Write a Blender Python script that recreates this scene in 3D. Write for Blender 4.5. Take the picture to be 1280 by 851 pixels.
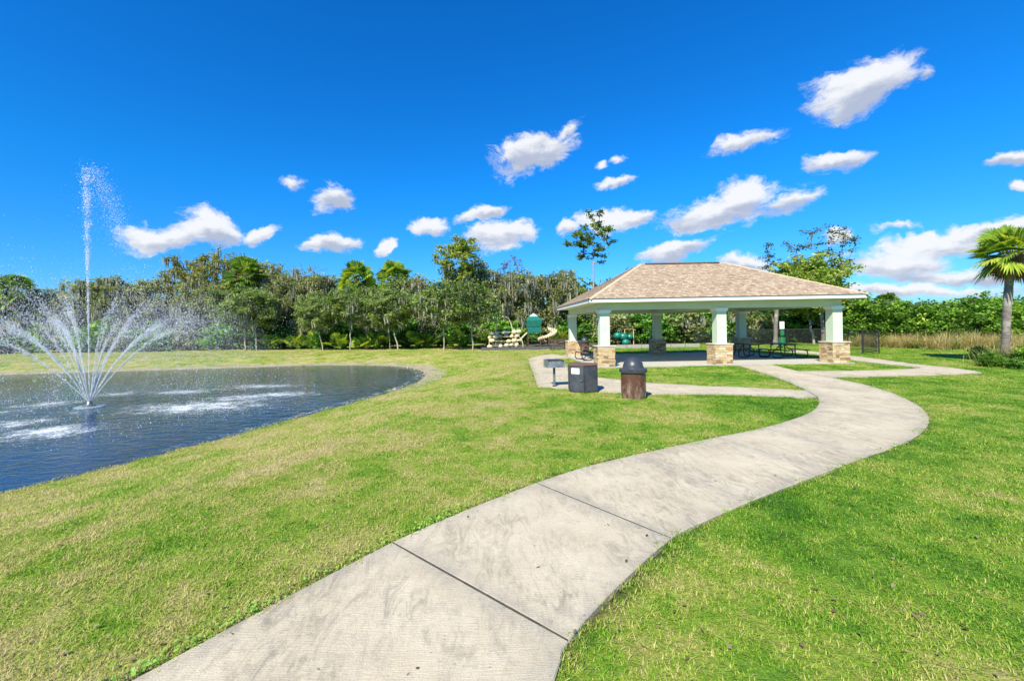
import bpy, bmesh, math, random
import numpy as np
from mathutils import Vector, Matrix
from mathutils.geometry import delaunay_2d_cdt

for o in list(bpy.data.objects): bpy.data.objects.remove(o, do_unlink=True)
SC = bpy.context.scene
COL = SC.collection
R = math.radians

# ------------------------------------------------------------------ camera
F = 530.0; PX, PY = 610.0, 408.5; ROLL = 0.018; HCAM = 2.0
cam_d = bpy.data.cameras.new('camera'); cam = bpy.data.objects.new('camera', cam_d); COL.objects.link(cam)
cam_d.sensor_width = 36.0; cam_d.lens = F / 1280 * 36
cam_d.shift_x = (640 - PX) / 1280; cam_d.shift_y = -(425.5 - PY) / 1280
cam_d.clip_start = 0.05; cam_d.clip_end = 5000
cam.matrix_world = Matrix.Translation((0, 0, HCAM)) @ Matrix.Rotation(R(90), 4, 'X') @ Matrix.Rotation(-ROLL, 4, 'Z')
SC.camera = cam
SC.view_settings.view_transform = 'Standard'; SC.view_settings.look = 'None'
SC.view_settings.gamma = 1; SC.view_settings.use_curve_mapping = False
SC.view_settings.exposure = 0.86

def ray(px, py):
    u = (px - PX) / F; v = -(py - PY) / F
    c, s = math.cos(ROLL), math.sin(ROLL)
    return (u * c + v * s, 1.0, -u * s + v * c)
def gw(px, py, z=0.0):
    """measured picture point -> place on the level z (survey of the place)"""
    r = ray(px, py); t = (z - HCAM) / r[2]
    return (r[0] * t, t)
def hor(px): return PY - 0.018 * (px - PX)
def atx(px, Y): return (px - PX) / F * Y
def height_for(px, topy, Y): return HCAM + (hor(px) - topy) / F * Y

# ------------------------------------------------------------------ sun + sky
SUN_DIR = Vector((1.5, 2.8, -3.0)).normalized()          # the way the light travels
sun_d = bpy.data.lights.new('sun', 'SUN'); sun_d.energy = 4.6; sun_d.angle = R(0.53); sun_d.color = (1.0, 0.93, 0.76)
sun = bpy.data.objects.new('sun', sun_d); COL.objects.link(sun)
sun.rotation_euler = SUN_DIR.to_track_quat('-Z', 'Y').to_euler(); sun.location = (-20, -40, 40)

class NT:
    def __init__(s, nt): s.t = nt; s.n = nt.nodes; s.l = nt.links; s.n.clear()
    def new(s, ty, **kw):
        n = s.n.new(ty)
        for k, v in kw.items(): setattr(n, k, v)
        return n
    def link(s, a, b): s.l.new(a, b)
    def put(s, sock, v):
        if isinstance(v, bpy.types.NodeSocket): s.l.new(v, sock)
        elif v is not None:
            try: sock.default_value = v
            except Exception: sock.default_value = (v[0], v[1], v[2], 1.0)
    def math(s, op, a, b=None, c=None, clamp=False):
        n = s.n.new('ShaderNodeMath'); n.operation = op; n.use_clamp = clamp
        s.put(n.inputs[0], a)
        if b is not None: s.put(n.inputs[1], b)
        if c is not None: s.put(n.inputs[2], c)
        return n.outputs[0]
    def noise(s, vec, scale, detail=3, rough=0.55, out=0, dist=0.0):
        n = s.n.new('ShaderNodeTexNoise'); s.put(n.inputs['Scale'], scale); n.inputs['Detail'].default_value = detail
        n.inputs['Roughness'].default_value = rough; n.inputs['Distortion'].default_value = dist
        if vec is not None: s.l.new(vec, n.inputs['Vector'])
        return n.outputs[out]
    def mapr(s, v, a, b, c=0.0, d=1.0, smooth=False):
        n = s.n.new('ShaderNodeMapRange'); n.clamp = True
        if smooth: n.interpolation_type = 'SMOOTHSTEP'
        s.put(n.inputs[0], v)
        for i, x in enumerate((a, b, c, d)): n.inputs[i + 1].default_value = x
        return n.outputs[0]
    def mix(s, f, a, b, ty='MIX'):
        n = s.n.new('ShaderNodeMix'); n.data_type = 'RGBA'; n.blend_type = ty; n.clamp_factor = True
        s.put(n.inputs[0], f); s.put(n.inputs[6], a); s.put(n.inputs[7], b)
        return n.outputs[2]
    def mapping(s, vec, scale=(1, 1, 1), rot=(0, 0, 0), loc=(0, 0, 0), ty='POINT'):
        n = s.n.new('ShaderNodeMapping'); n.vector_type = ty
        s.l.new(vec, n.inputs['Vector']); n.inputs['Scale'].default_value = scale
        n.inputs['Rotation'].default_value = rot; n.inputs['Location'].default_value = loc
        return n.outputs[0]
    def bump(s, h, strength=0.5, dist=0.02, normal=None):
        n = s.n.new('ShaderNodeBump'); n.inputs['Strength'].default_value = strength; n.inputs['Distance'].default_value = dist
        s.l.new(h, n.inputs['Height'])
        if normal is not None: s.l.new(normal, n.inputs['Normal'])
        return n.outputs[0]

world = bpy.data.worlds.new('World'); SC.world = world; world.use_nodes = True
W = NT(world.node_tree)
sky = W.new('ShaderNodeTexSky', sky_type='NISHITA'); sky.sun_disc = False
to_sun = -SUN_DIR
sky.sun_elevation = math.asin(to_sun.z); sky.sun_rotation = math.atan2(to_sun.x, to_sun.y)
sky.air_density = 1.0; sky.dust_density = 0.3; sky.ozone_density = 2.5; sky.altitude = 0
hs = W.new('ShaderNodeHueSaturation'); hs.inputs['Saturation'].default_value = 1.35; hs.inputs['Value'].default_value = 1.0
W.link(sky.outputs[0], hs.inputs['Color'])
tc = W.new('ShaderNodeTexCoord'); D0 = tc.outputs['Generated']
se = W.new('ShaderNodeSeparateXYZ'); W.link(D0, se.inputs[0])
tintc = W.mix(W.mapr(se.outputs[2], 0.0, 0.30), (0.30, 0.57, 0.95, 1), (0.14, 0.86, 1.26, 1))
skycol = W.mix(1.0, hs.outputs[0], tintc, 'MULTIPLY')
# clouds: soft lumps at fixed compass directions of the sky itself
wn = W.noise(D0, 7.0, 5, 0.6, out=1)
vs = W.new('ShaderNodeVectorMath', operation='SUBTRACT'); W.link(wn, vs.inputs[0]); vs.inputs[1].default_value = (0.5, 0.5, 0.5)
vm = W.new('ShaderNodeVectorMath', operation='SCALE'); W.link(vs.outputs[0], vm.inputs[0]); vm.inputs['Scale'].default_value = 0.09
va = W.new('ShaderNodeVectorMath', operation='ADD'); W.link(D0, va.inputs[0]); W.link(vm.outputs[0], va.inputs[1]); D = va.outputs[0]
CL = [(198, 297, 56, 19, -3, 1), (262, 284, 46, 22, 5, 1), (325, 287, 26, 11, 15, .9), (368, 228, 19, 8, 0, .6), (418, 249, 28, 19, 0, .9),
      (413, 305, 37, 12, 0, .9), (484, 308, 14, 9, 0, .9), (538, 282, 25, 14, 5, .95), (602, 267, 32, 11, 15, .9), (625, 297, 46, 21, 10, 1),
      (668, 188, 56, 22, 20, .95), (708, 158, 22, 10, 35, .7), (770, 229, 24, 8, 12, .7), (748, 208, 10, 5, 0, .6), (767, 203, 11, 5, 10, .5),
      (765, 276, 48, 17, 8, 1), (714, 288, 16, 11, 0, .8), (798, 269, 20, 12, 15, .9), (843, 314, 48, 13, 12, .95), (898, 266, 84, 24, 14, 1),
      (988, 256, 44, 13, 14, .8), (932, 244, 38, 21, 0, 1), (928, 180, 46, 13, 14, .85), (1046, 204, 44, 16, 8, .95), (1073, 108, 76, 34, 30, 1),
      (1152, 90, 13, 9, 20, .4), (1264, 197, 44, 10, 15, .8), (1278, 229, 16, 8, 0, .8), (938, 328, 38, 11, 0, .95), (1042, 298, 18, 10, 0, .7),
      (1180, 304, 150, 16, 14, .9), (1120, 332, 76, 20, 4, .95), (1215, 345, 150, 14, 3, .85), (1275, 283, 80, 12, 16, .9), (1120, 291, 34, 7, 8, .45), (1130, 366, 140, 10, 0, .9)]
dens = None; shade = None
for (cx, cy, hw, hh, ang, wgt) in CL:
    r = Vector(ray(cx, cy)); Lr = r.length; n = r.normalized()
    ux = Vector((1, 0, 0)); ux = (ux - n * ux.dot(n)).normalized(); uz = ux.cross(n).normalized()
    a = R(ang) - ROLL
    e1 = ux * math.cos(a) + uz * math.sin(a); e3 = -ux * math.sin(a) + uz * math.cos(a)
    M = Matrix((e1, n, e3)).transposed()
    eu = M.to_euler('XYZ')
    cosv = 1 / Lr
    sw = hw / F * (cosv ** (2 if abs(cx - PX) > abs(cy - PY) else 1)) * 1.15; sh = hh / F * cosv * 1.12
    p = W.mapping(D, scale=(sw, 0.5, sh), rot=eu, loc=n, ty='TEXTURE')
    ln = W.new('ShaderNodeVectorMath', operation='LENGTH'); W.link(p, ln.inputs[0])
    dn = W.math('MULTIPLY', W.math('SUBTRACT', 1.0, ln.outputs['Value']), wgt)
    sp = W.new('ShaderNodeSeparateXYZ'); W.link(p, sp.inputs[0])
    s_ = W.math('MULTIPLY', W.math('MAXIMUM', dn, 0.0), sp.outputs[2])
    dens = dn if dens is None else W.math('SMOOTH_MAX', dens, dn, 0.12)
    shade = s_ if shade is None else W.math('ADD', shade, s_)
fn = W.noise(W.mapping(D, scale=(1, 1, 2.2)), 16.0, 10, 0.72)
fn2 = W.noise(W.mapping(D0, scale=(1, 1, 2.6)), 9.0, 6, 0.62)
dd = W.math('ADD', dens, W.math('MULTIPLY', W.math('SUBTRACT', fn, 0.5), 1.55))
cm = W.mapr(dd, 0.02, 0.46, 0, 0.97, smooth=True)
sh0 = W.math('ADD', W.math('MULTIPLY', shade, 2.2), W.math('MULTIPLY', W.math('SUBTRACT', fn2, 0.42), 2.6))
sh1 = W.mapr(sh0, -0.42, 0.5, 0, 1, smooth=True)
ccol = W.mix(sh1, (2.8, 3.15, 4.0, 1), (5.5, 5.6, 5.8, 1))
fin = W.mix(cm, skycol, ccol)
bg = W.new('ShaderNodeBackground'); W.link(fin, bg.inputs[0]); bg.inputs[1].default_value = 0.095
wo = W.new('ShaderNodeOutputWorld'); W.link(bg.outputs[0], wo.inputs[0])
world.cycles.sampling_method = 'MANUAL'; world.cycles.sample_map_resolution = 512

# ------------------------------------------------------------------ helpers
rnd = random.Random(7)
def link(o, parent=None):
    COL.objects.link(o)
    if parent is not None: o.parent = parent
    return o
def tag(o, label=None, cat=None, group=None, kind=None):
    if label: o['label'] = label
    if cat: o['category'] = cat
    if group: o['group'] = group
    if kind: o['kind'] = kind
    return o
def empty(name, loc=(0, 0, 0), rz=0.0, label=None, cat=None, group=None, scale=1.0):
    o = bpy.data.objects.new(name, None); link(o); o.empty_display_size = 0.2
    o.location = loc; o.rotation_euler = (0, 0, rz); o.scale = (scale,) * 3 if not isinstance(scale, tuple) else scale
    return tag(o, label, cat, group)
def children(o): return [c for c in bpy.data.objects if c.parent == o]
def copy_tree(o, parent=None):
    kids = children(o)
    c = o.copy(); COL.objects.link(c); c.parent = parent
    for k in kids: copy_tree(k, c)
    return c

def np_mesh(name, V, Fc, mat, tint=None, smooth=False, uv=None):
    V = np.asarray(V, np.float32); me = bpy.data.meshes.new(name)
    if not isinstance(Fc, (list, tuple)): Fc = [Fc]
    Fc = [np.asarray(f, np.int32) for f in Fc if len(f)]
    me.vertices.add(len(V)); me.vertices.foreach_set('co', V.ravel())
    idx = np.concatenate([f.ravel() for f in Fc]); tot = np.concatenate([np.full(len(f), f.shape[1], np.int32) for f in Fc])
    me.loops.add(len(idx)); me.loops.foreach_set('vertex_index', idx)
    me.polygons.add(len(tot)); st = np.concatenate([[0], np.cumsum(tot)[:-1]]).astype(np.int32)
    me.polygons.foreach_set('loop_start', st)
    try: me.polygons.foreach_set('loop_total', tot)
    except Exception: pass
    if smooth: me.polygons.foreach_set('use_smooth', np.ones(len(tot), bool))
    me.update(calc_edges=True); me.validate()
    if tint is not None:
        a = me.attributes.new('tint', 'FLOAT', 'POINT'); a.data.foreach_set('value', np.asarray(tint, np.float32))
    me.materials.append(mat)
    return me
def obj(name, me, parent=None):
    return link(bpy.data.objects.new(name, me), parent)

class MB:
    """collects simple solids into ONE mesh"""
    def __init__(s): s.v = []; s.f = []; s.c = []
    def add(s, vs, fs, tint=0.5):
        b = len(s.v); s.v += [tuple(v) for v in vs]; s.f += [tuple(i + b for i in f) for f in fs]; s.c += [tint] * len(vs); return s
    def box(s, x0, x1, y0, y1, z0, z1, tint=0.5, M=None):
        vs = [Vector((x, y, z)) for z in (z0, z1) for (x, y) in ((x0, y0), (x1, y0), (x1, y1), (x0, y1))]
        if M is not None: vs = [M @ v for v in vs]
        return s.add(vs, [(3, 2, 1, 0), (4, 5, 6, 7), (0, 1, 5, 4), (1, 2, 6, 5), (2, 3, 7, 6), (3, 0, 4, 7)], tint)
    def lathe(s, prof, n=24, cx=0, cy=0, tint=0.5, cap=True):
        vs = []; fs = []
        for (r, z) in prof:
            for i in range(n):
                a = 2 * math.pi * i / n; vs.append((cx + r * math.cos(a), cy + r * math.sin(a), z))
        for k in range(len(prof) - 1):
            for i in range(n):
                j = (i + 1) % n; fs.append((k * n + i, k * n + j, (k + 1) * n + j, (k + 1) * n + i))
        if cap:
            fs.append(tuple(range(n - 1, -1, -1))); fs.append(tuple((len(prof) - 1) * n + i for i in range(n)))
        return s.add(vs, fs, tint)
    def tube(s, pts, r, n=8, tint=0.5, closed=False):
        pts = [Vector(p) for p in pts]; rr = r if isinstance(r, (list, tuple)) else [r] * len(pts)
        vs = []; fs = []; m = len(pts); up = Vector((0.13, 0.21, 1)).normalized()
        prev = None
        for k, p in enumerate(pts):
            if closed: d = pts[(k + 1) % m] - pts[k - 1]
            else: d = pts[min(k + 1, m - 1)] - pts[max(k - 1, 0)]
            d.normalize()
            if prev is None:
                a = d.cross(up)
                if a.length < 1e-3: a = d.cross(Vector((1, 0, 0)))
            else: a = prev - d * prev.dot(d)
            a.normalize(); b = d.cross(a); prev = a
            for i in range(n):
                t = 2 * math.pi * i / n; vs.append(p + (a * math.cos(t) + b * math.sin(t)) * rr[k])
        for k in range(m if closed else m - 1):
            k2 = (k + 1) % m
            for i in range(n):
                j = (i + 1) % n; fs.append((k * n + i, k * n + j, k2 * n + j, k2 * n + i))
        if not closed:
            fs.append(tuple(range(n - 1, -1, -1))); fs.append(tuple((m - 1) * n + i for i in range(n)))
        return s.add(vs, fs, tint)
    def prism(s, poly, z0, z1, tint=0.5):
        n = len(poly); vs = [(x, y, z0) for x, y in poly] + [(x, y, z1) for x, y in poly]
        return s.add(vs, [tuple(range(n - 1, -1, -1)), tuple(range(n, 2 * n))] + [(i, (i + 1) % n, n + (i + 1) % n, n + i) for i in range(n)], tint)
    def build(s, name, mat, parent=None, smooth=False, bevel=0.0, segs=2):
        me = bpy.data.meshes.new(name); me.from_pydata([tuple(v) for v in s.v], [], s.f)
        a = me.attributes.new('tint', 'FLOAT', 'POINT'); a.data.foreach_set('value', s.c)
        bm = bmesh.new(); bm.from_mesh(me); bmesh.ops.recalc_face_normals(bm, faces=bm.faces)
        if bevel:
            es = [e for e in bm.edges if len(e.link_faces) == 2 and e.calc_face_angle(0) > 0.5]
            bmesh.ops.bevel(bm, geom=es, offset=bevel, segments=segs, affect='EDGES', profile=0.6)
        if smooth:
            for f in bm.faces: f.smooth = True
            for e in bm.edges:
                if len(e.link_faces) == 2 and e.calc_face_angle(0) > 0.7: e.smooth = False
        bm.to_mesh(me); bm.free()
        me.materials.append(mat)
        return obj(name, me, parent)

# ------------------------------------------------------------------ materials
def new_mat(name):
    m = bpy.data.materials.new(name); m.use_nodes = True; t = NT(m.node_tree)
    b = t.new('ShaderNodeBsdfPrincipled'); o = t.new('ShaderNodeOutputMaterial'); t.link(b.outputs[0], o.inputs[0])
    return m, t, b, o
def simple(name, col, col2=None, rough=0.6, metal=0.0, scale=6.0, bump=0.0, bscale=40.0, spec=0.5, coat=0.0, detail=5):
    m, t, b, o = new_mat(name)
    g = t.new('ShaderNodeTexCoord').outputs['Object']
    col2 = col2 or tuple(c * 0.72 for c in col)
    f = t.mapr(t.noise(g, scale, detail, 0.65), 0.38, 0.66)
    t.put(b.inputs['Base Color'], t.mix(f, (*col, 1), (*col2, 1)))
    b.inputs['Roughness'].default_value = rough; b.inputs['Metallic'].default_value = metal
    b.inputs['Specular IOR Level'].default_value = spec; b.inputs['Coat Weight'].default_value = coat
    t.put(b.inputs['Roughness'], t.mapr(t.noise(g, scale * 2.3, 4), 0.3, 0.7, max(0, rough - .12), min(1, rough + .12)))
    if bump: t.link(t.bump(t.noise(g, bscale, 4), bump, 0.01), b.inputs['Normal'])
    return m
def leaf_mat(name, cols, trans=0.42, rough=0.55, var=0.25):
    m, t, b, o = new_mat(name)
    at = t.new('ShaderNodeAttribute'); at.attribute_name = 'tint'
    oi = t.new('ShaderNodeObjectInfo')
    v = t.math('ADD', at.outputs['Fac'], t.math('MULTIPLY', t.math('SUBTRACT', oi.outputs['Random'], 0.5), var))
    rp = t.new('ShaderNodeValToRGB'); t.link(v, rp.inputs[0])
    el = rp.color_ramp.elements
    for i, c in enumerate(cols):
        p = i / (len(cols) - 1)
        e = el[i] if i < 2 else el.new(p)
        e.position = p; e.color = (*c, 1)
    for i, c in enumerate(cols): el[i].color = (*c, 1)
    t.link(rp.outputs[0], b.inputs['Base Color']); b.inputs['Roughness'].default_value = rough
    b.inputs['Specular IOR Level'].default_value = 0.35
    tr = t.new('ShaderNodeBsdfTranslucent')
    t.link(t.mix(1.0, rp.outputs[0], (1.3, 1.25, 0.6, 1), 'MULTIPLY'), tr.inputs[0])
    mx = t.new('ShaderNodeMixShader'); mx.inputs[0].default_value = trans
    t.link(b.outputs[0], mx.inputs[1]); t.link(tr.outputs[0], mx.inputs[2]); t.link(mx.outputs[0], o.inputs[0])
    return m
def bark_mat(name, c1, c2, sc=(9, 9, 2.5), c3=None):
    m, t, b, o = new_mat(name)
    g = t.new('ShaderNodeTexCoord').outputs['Object']; v = t.mapping(g, scale=sc)
    n = t.noise(v, 2.2, 6, 0.7)
    c = t.mix(t.mapr(n, 0.35, 0.65), (*c1, 1), (*c2, 1))
    if c3: c = t.mix(t.mapr(t.noise(g, 1.3, 4), 0.5, 0.62), c, (*c3, 1))
    t.put(b.inputs['Base Color'], c); b.inputs['Roughness'].default_value = 0.9
    t.link(t.bump(n, 0.8, 0.03), b.inputs['Normal'])
    return m
M = {}
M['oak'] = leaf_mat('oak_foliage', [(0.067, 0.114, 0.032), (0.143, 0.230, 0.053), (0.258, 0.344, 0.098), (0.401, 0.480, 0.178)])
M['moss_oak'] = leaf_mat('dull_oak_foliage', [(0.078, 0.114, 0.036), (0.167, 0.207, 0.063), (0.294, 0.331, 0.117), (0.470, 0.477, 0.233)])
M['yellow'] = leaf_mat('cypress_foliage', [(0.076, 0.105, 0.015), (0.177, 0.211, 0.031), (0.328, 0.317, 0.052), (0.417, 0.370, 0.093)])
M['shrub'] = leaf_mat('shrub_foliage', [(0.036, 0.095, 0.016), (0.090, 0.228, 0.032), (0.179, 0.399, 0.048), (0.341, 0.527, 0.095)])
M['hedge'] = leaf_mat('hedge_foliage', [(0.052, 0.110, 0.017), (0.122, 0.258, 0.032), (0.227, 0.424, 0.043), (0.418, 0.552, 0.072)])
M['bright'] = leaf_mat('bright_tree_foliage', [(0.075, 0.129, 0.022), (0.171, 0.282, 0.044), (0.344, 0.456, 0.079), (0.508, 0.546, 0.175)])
M['yellow_green'] = leaf_mat('airy_foliage', [(.09, .13, .02), (.20, .28, .04), (.34, .42, .07), (.50, .54, .14)])
M['wispy'] = leaf_mat('dark_wispy_foliage', [(.04, .06, .025), (.08, .11, .04), (.12, .15, .06), (.18, .20, .09)])
M['pine'] = leaf_mat('pine_foliage', [(0.030, 0.075, 0.018), (0.090, 0.180, 0.030), (0.180, 0.285, 0.045), (0.300, 0.390, 0.075)])
M['palm'] = leaf_mat('palm_fronds', [(0.060, 0.123, 0.018), (0.141, 0.268, 0.030), (0.323, 0.453, 0.053), (0.564, 0.618, 0.090)], rough=0.42)
M['dead'] = leaf_mat('dead_fronds', [(.10, .07, .04), (.19, .14, .08), (.30, .23, .14), (.38, .30, .19)])
M['moss'] = leaf_mat('hanging_moss', [(0.150, 0.156, 0.112), (0.237, 0.244, 0.181), (0.338, 0.331, 0.256), (0.450, 0.425, 0.338)], trans=0.3)
M['dry'] = leaf_mat('dry_grass', [(.20, .20, .06), (.45, .37, .16), (.60, .49, .24), (.72, .62, .36)])
M['reed'] = leaf_mat('green_blades', [(.03, .07, .012), (.08, .15, .025), (.17, .25, .05), (.34, .33, .12)])
M['wood'] = leaf_mat('woodland_foliage', [(0.033, 0.066, 0.019), (0.077, 0.129, 0.033), (0.142, 0.211, 0.055), (0.263, 0.329, 0.111)])
M['red_twig'] = leaf_mat('reddish_buds', [(.10, .05, .04), (.18, .09, .07), (.25, .14, .10), (.3, .2, .15)])
M['bark_pale'] = bark_mat('pale_bark', (.42, .38, .30), (.22, .19, .15), c3=(.52, .50, .44))
M['bark'] = bark_mat('grey_bark', (.20, .175, .14), (.10, .085, .065), c3=(.28, .27, .22))
M['bark_pine'] = bark_mat('pine_bark', (.42, .33, .27), (.26, .19, .15))
M['bark_palm'] = bark_mat('palm_bark', (.22, .19, .165), (.10, .085, .075), sc=(2, 2, 14), c3=(.34, .31, .27))
M['twig'] = bark_mat('bare_twig_bark', (.20, .18, .16), (.13, .11, .10))

# ------------------------------------------------------------------ the ground, its pond basin and path outlines
def chaikin(P, n=2, closed=True):
    P = np.array(P, float)
    for _ in range(n):
        if closed: Q = np.roll(P, -1, 0); A = P * .75 + Q * .25; B = P * .25 + Q * .75; P = np.stack([A, B], 1).reshape(-1, 2)
        else:
            A = P[:-1] * .75 + P[1:] * .25; B = P[:-1] * .25 + P[1:] * .75
            P = np.concatenate([P[:1], np.stack([A, B], 1).reshape(-1, 2), P[-1:]])
    return P
def smooth_open(pts, n=2): return [tuple(p) for p in chaikin(pts, n, False)]
ZW = -0.6
pond_px = [(0, 615), (100, 591), (200, 566), (300, 541), (400, 513), (460, 497), (500, 485), (522, 475), (528, 466), (508, 459), (460, 457), (380, 457), (300, 460), (200, 463), (100, 466), (0, 469), (-300, 480)]
POND = [gw(x, y, ZW) for x, y in pond_px] + [(-56, 14), (-52, 3), (-34, -3), (-20, -2), (-12, 2)]
POND = chaikin(POND, 2)
def inside(P, X, Y):
    P = np.asarray(P); c = np.zeros(X.shape, bool); n = len(P); j = n - 1
    for i in range(n):
        xi, yi = P[i]; xj, yj = P[j]
        if yi != yj:
            m = ((yi > Y) != (yj > Y)) & (X < (xj - xi) * (Y - yi) / (yj - yi) + xi); c ^= m
        j = i
    return c
def pdist(P, X, Y):
    P = np.asarray(P); d = np.full(X.shape, 1e9); n = len(P)
    for i in range(n):
        a = P[i]; b = P[(i + 1) % n]; ab = b - a; L2 = (ab ** 2).sum() + 1e-12
        t = np.clip(((X - a[0]) * ab[0] + (Y - a[1]) * ab[1]) / L2, 0, 1)
        d = np.minimum(d, (X - a[0] - t * ab[0]) ** 2 + (Y - a[1] - t * ab[1]) ** 2)
    return np.sqrt(d)
def sdist(P, X, Y): return np.where(inside(P, X, Y), -1, 1) * pdist(P, X, Y)
def ter(X, Y, sd=None):
    sd = sdist(POND, X, Y) if sd is None else sd
    t = np.clip(sd / 5.5, 0, 1); z = ZW * (1 - (t * t * (3 - 2 * t)))
    z = np.where(sd < 0, ZW + np.maximum(sd * 0.45, -1.6), z)
    und = 0.018 * np.sin(X * 1.7 + np.sin(Y * 1.1) * 1.3) * np.sin(Y * 1.3 + X * .4)
    return z + und * np.clip(sd / 3, 0, 1) * np.clip((np.hypot(X, Y) - 1) / 30, 0.1, 1)
def terz(x, y): return float(ter(np.array([x]), np.array([y]))[0])

# main walk: one row of (left edge, right edge) picture stations per slab
wl = [(165, 851), (330, 762), (490, 678.5), (580, 639), (670, 604), (730, 584.5), (790.6, 569.5), (840, 558.5), (895, 547), (954, 535), (999, 521.5), (1017, 512.5), (1024, 503)]
wr = [(695, 851), (703, 825), (712, 803), (767, 740), (840, 674), (885, 651), (940, 627), (980, 611), (1035, 590), (1085, 571), (1125, 556), (1150, 543), (1162, 528)]
Lp = [gw(*p) for p in wl]; Rp = [gw(*p) for p in wr]
def catmull(P, k=4):
    P = [np.array(p, float) for p in P]; P = [2 * P[0] - P[1]] + P + [2 * P[-1] - P[-2]]; out = []
    for i in range(1, len(P) - 2):
        a, b, c, d = P[i - 1:i + 3]; seg = []
        for q in range(k):
            t = q / k; seg.append(tuple(.5 * (2 * b + (c - a) * t + (2 * a - 5 * b + 4 * c - d) * t * t + (3 * b - a - 3 * c + d) * t ** 3)))
        out.append(seg)
    return out          # one list of points per span, the end station not included
RIGHT_EXTRA = [gw(*p) for p in [(1157.5, 515), (1143, 504), (1116, 491.5), (1080, 480.6), (1036, 471.5)]]
LS = catmull(Lp); RS = catmull(Rp + RIGHT_EXTRA)
d0 = np.array(Lp[2]) - np.array(Lp[0]); d1 = np.array(Rp[2]) - np.array(Rp[0])
dirv = (np.array(Lp[2]) - np.array(Lp[1])); dirv /= np.linalg.norm(dirv)
ext = []
for k in (5.2, 3.6, 1.9, 0.9):
    ext.append((tuple(np.array(Lp[0]) - dirv * k), tuple(np.array(Rp[0]) - dirv * k)))
WALK_ROWS = [[ext[0], ext[1]], [ext[1], ext[2]], [ext[2], ext[3], (Lp[0], Rp[0]), (Lp[1], Rp[1]), (Lp[2], Rp[2])],
             [(Lp[2], Rp[2]), (Lp[3], Rp[3]), (Lp[4], Rp[4])], [(Lp[4], Rp[4]), (Lp[5], Rp[5]), (Lp[6], Rp[6])],
             [(Lp[6], Rp[6]), (Lp[7], Rp[7]), (Lp[8], Rp[8])], [(Lp[8], Rp[8]), (Lp[9], Rp[9])], [(Lp[9], Rp[9]), (Lp[10], Rp[10]), (Lp[11], Rp[11]), (Lp[12], Rp[12])]]
upper = [gw(*p) for p in [(1024, 503), (1021.5, 496), (1008, 488), (985, 477.5), (958, 468), (922, 456.9)]] + [gw(967, 456.1), gw(998, 464), RIGHT_EXTRA[-1]] + [p for sp_ in RS[len(Rp) - 1:] for p in sp_][::-1]
branch = [gw(*p) for p in [(998, 464), (1036, 471.5), (1120, 470.5), (1190, 468.5), (1225, 467), (1228, 466), (1222, 464.2), (1195, 460), (1156, 456.5), (1112, 450.7), (1063, 444.5), (1021, 439.7), (990, 437.5), (985, 440), (1021, 443.5), (1063, 450), (1102, 455), (1138, 458.5), (1146, 459.8), (1138, 461), (1120, 462), (1060, 463.6)]]
binpath = [gw(*p) for p in [(1021.5, 496), (1008, 488), (926, 484), (883, 482.5), (809, 478.5), (746, 471.5), (715, 463), (705, 456), (698, 447.5)]] + [(4.93, 26.1), (4.93, 27.9)] + [gw(*p) for p in [(690, 442.4), (676, 444), (664, 446.5), (660, 449), (663, 458), (667, 468), (672, 483.5), (700, 485.3), (747, 489.5), (805, 492.3), (872, 493.2), (960, 495), (1010, 497.3)]]
SX0, SX1, SY0, SY1 = 4.93, 17.0, 19.66, 28.3
slab = [(SX0, SY0), (SX1, SY0), (SX1, SY1), (SX0, SY1)]
walk_polys = []
for rows in WALK_ROWS:
    lf = []; rg = []
    for q, (a_, b_) in enumerate(rows):
        lf.append(a_); rg.append(b_)
        if q < len(rows) - 1 and a_ in Lp and rows[q + 1][0] in Lp: i_ = Lp.index(a_); lf += LS[i_][1:]; rg += RS[i_][1:]
    walk_polys.append(lf + rg[::-1])
PAVED = walk_polys + [upper, branch, binpath, slab]
BED = [(-0.6, 36.3), (18.2, 36.0), (19.0, 44.5), (-1.5, 45)]
def in_paved(X, Y):
    m = np.zeros(X.shape, bool)
    for P in PAVED: m |= inside(P, X, Y)
    return m

def axis(a, b, step, lo, hi, g=1.25):
    core = list(np.arange(a, b + 1e-6, step)); s = step; x = a; left = []
    while x > lo: s *= g; x -= s; left.append(x)
    s = step; x = core[-1]; right = []
    while x < hi: s *= g; x += s; right.append(x)
    return np.array(left[::-1] + core + right)
gx = axis(-58, 40, 0.35, -900, 900); gy = axis(-6, 48, 0.35, -300, 1800)
GX, GY = np.meshgrid(gx, gy); SD = sdist(POND, GX, GY); GZ = ter(GX, GY, SD)
GZ = GZ - 0.035 * in_paved(GX, GY)
nx, ny = len(gx), len(gy)
V = np.stack([GX.ravel(), GY.ravel(), GZ.ravel()], 1)
I = np.arange(nx * ny).reshape(ny, nx)
Fq = np.stack([I[:-1, :-1].ravel(), I[:-1, 1:].ravel(), I[1:, 1:].ravel(), I[1:, :-1].ravel()], 1)

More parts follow.
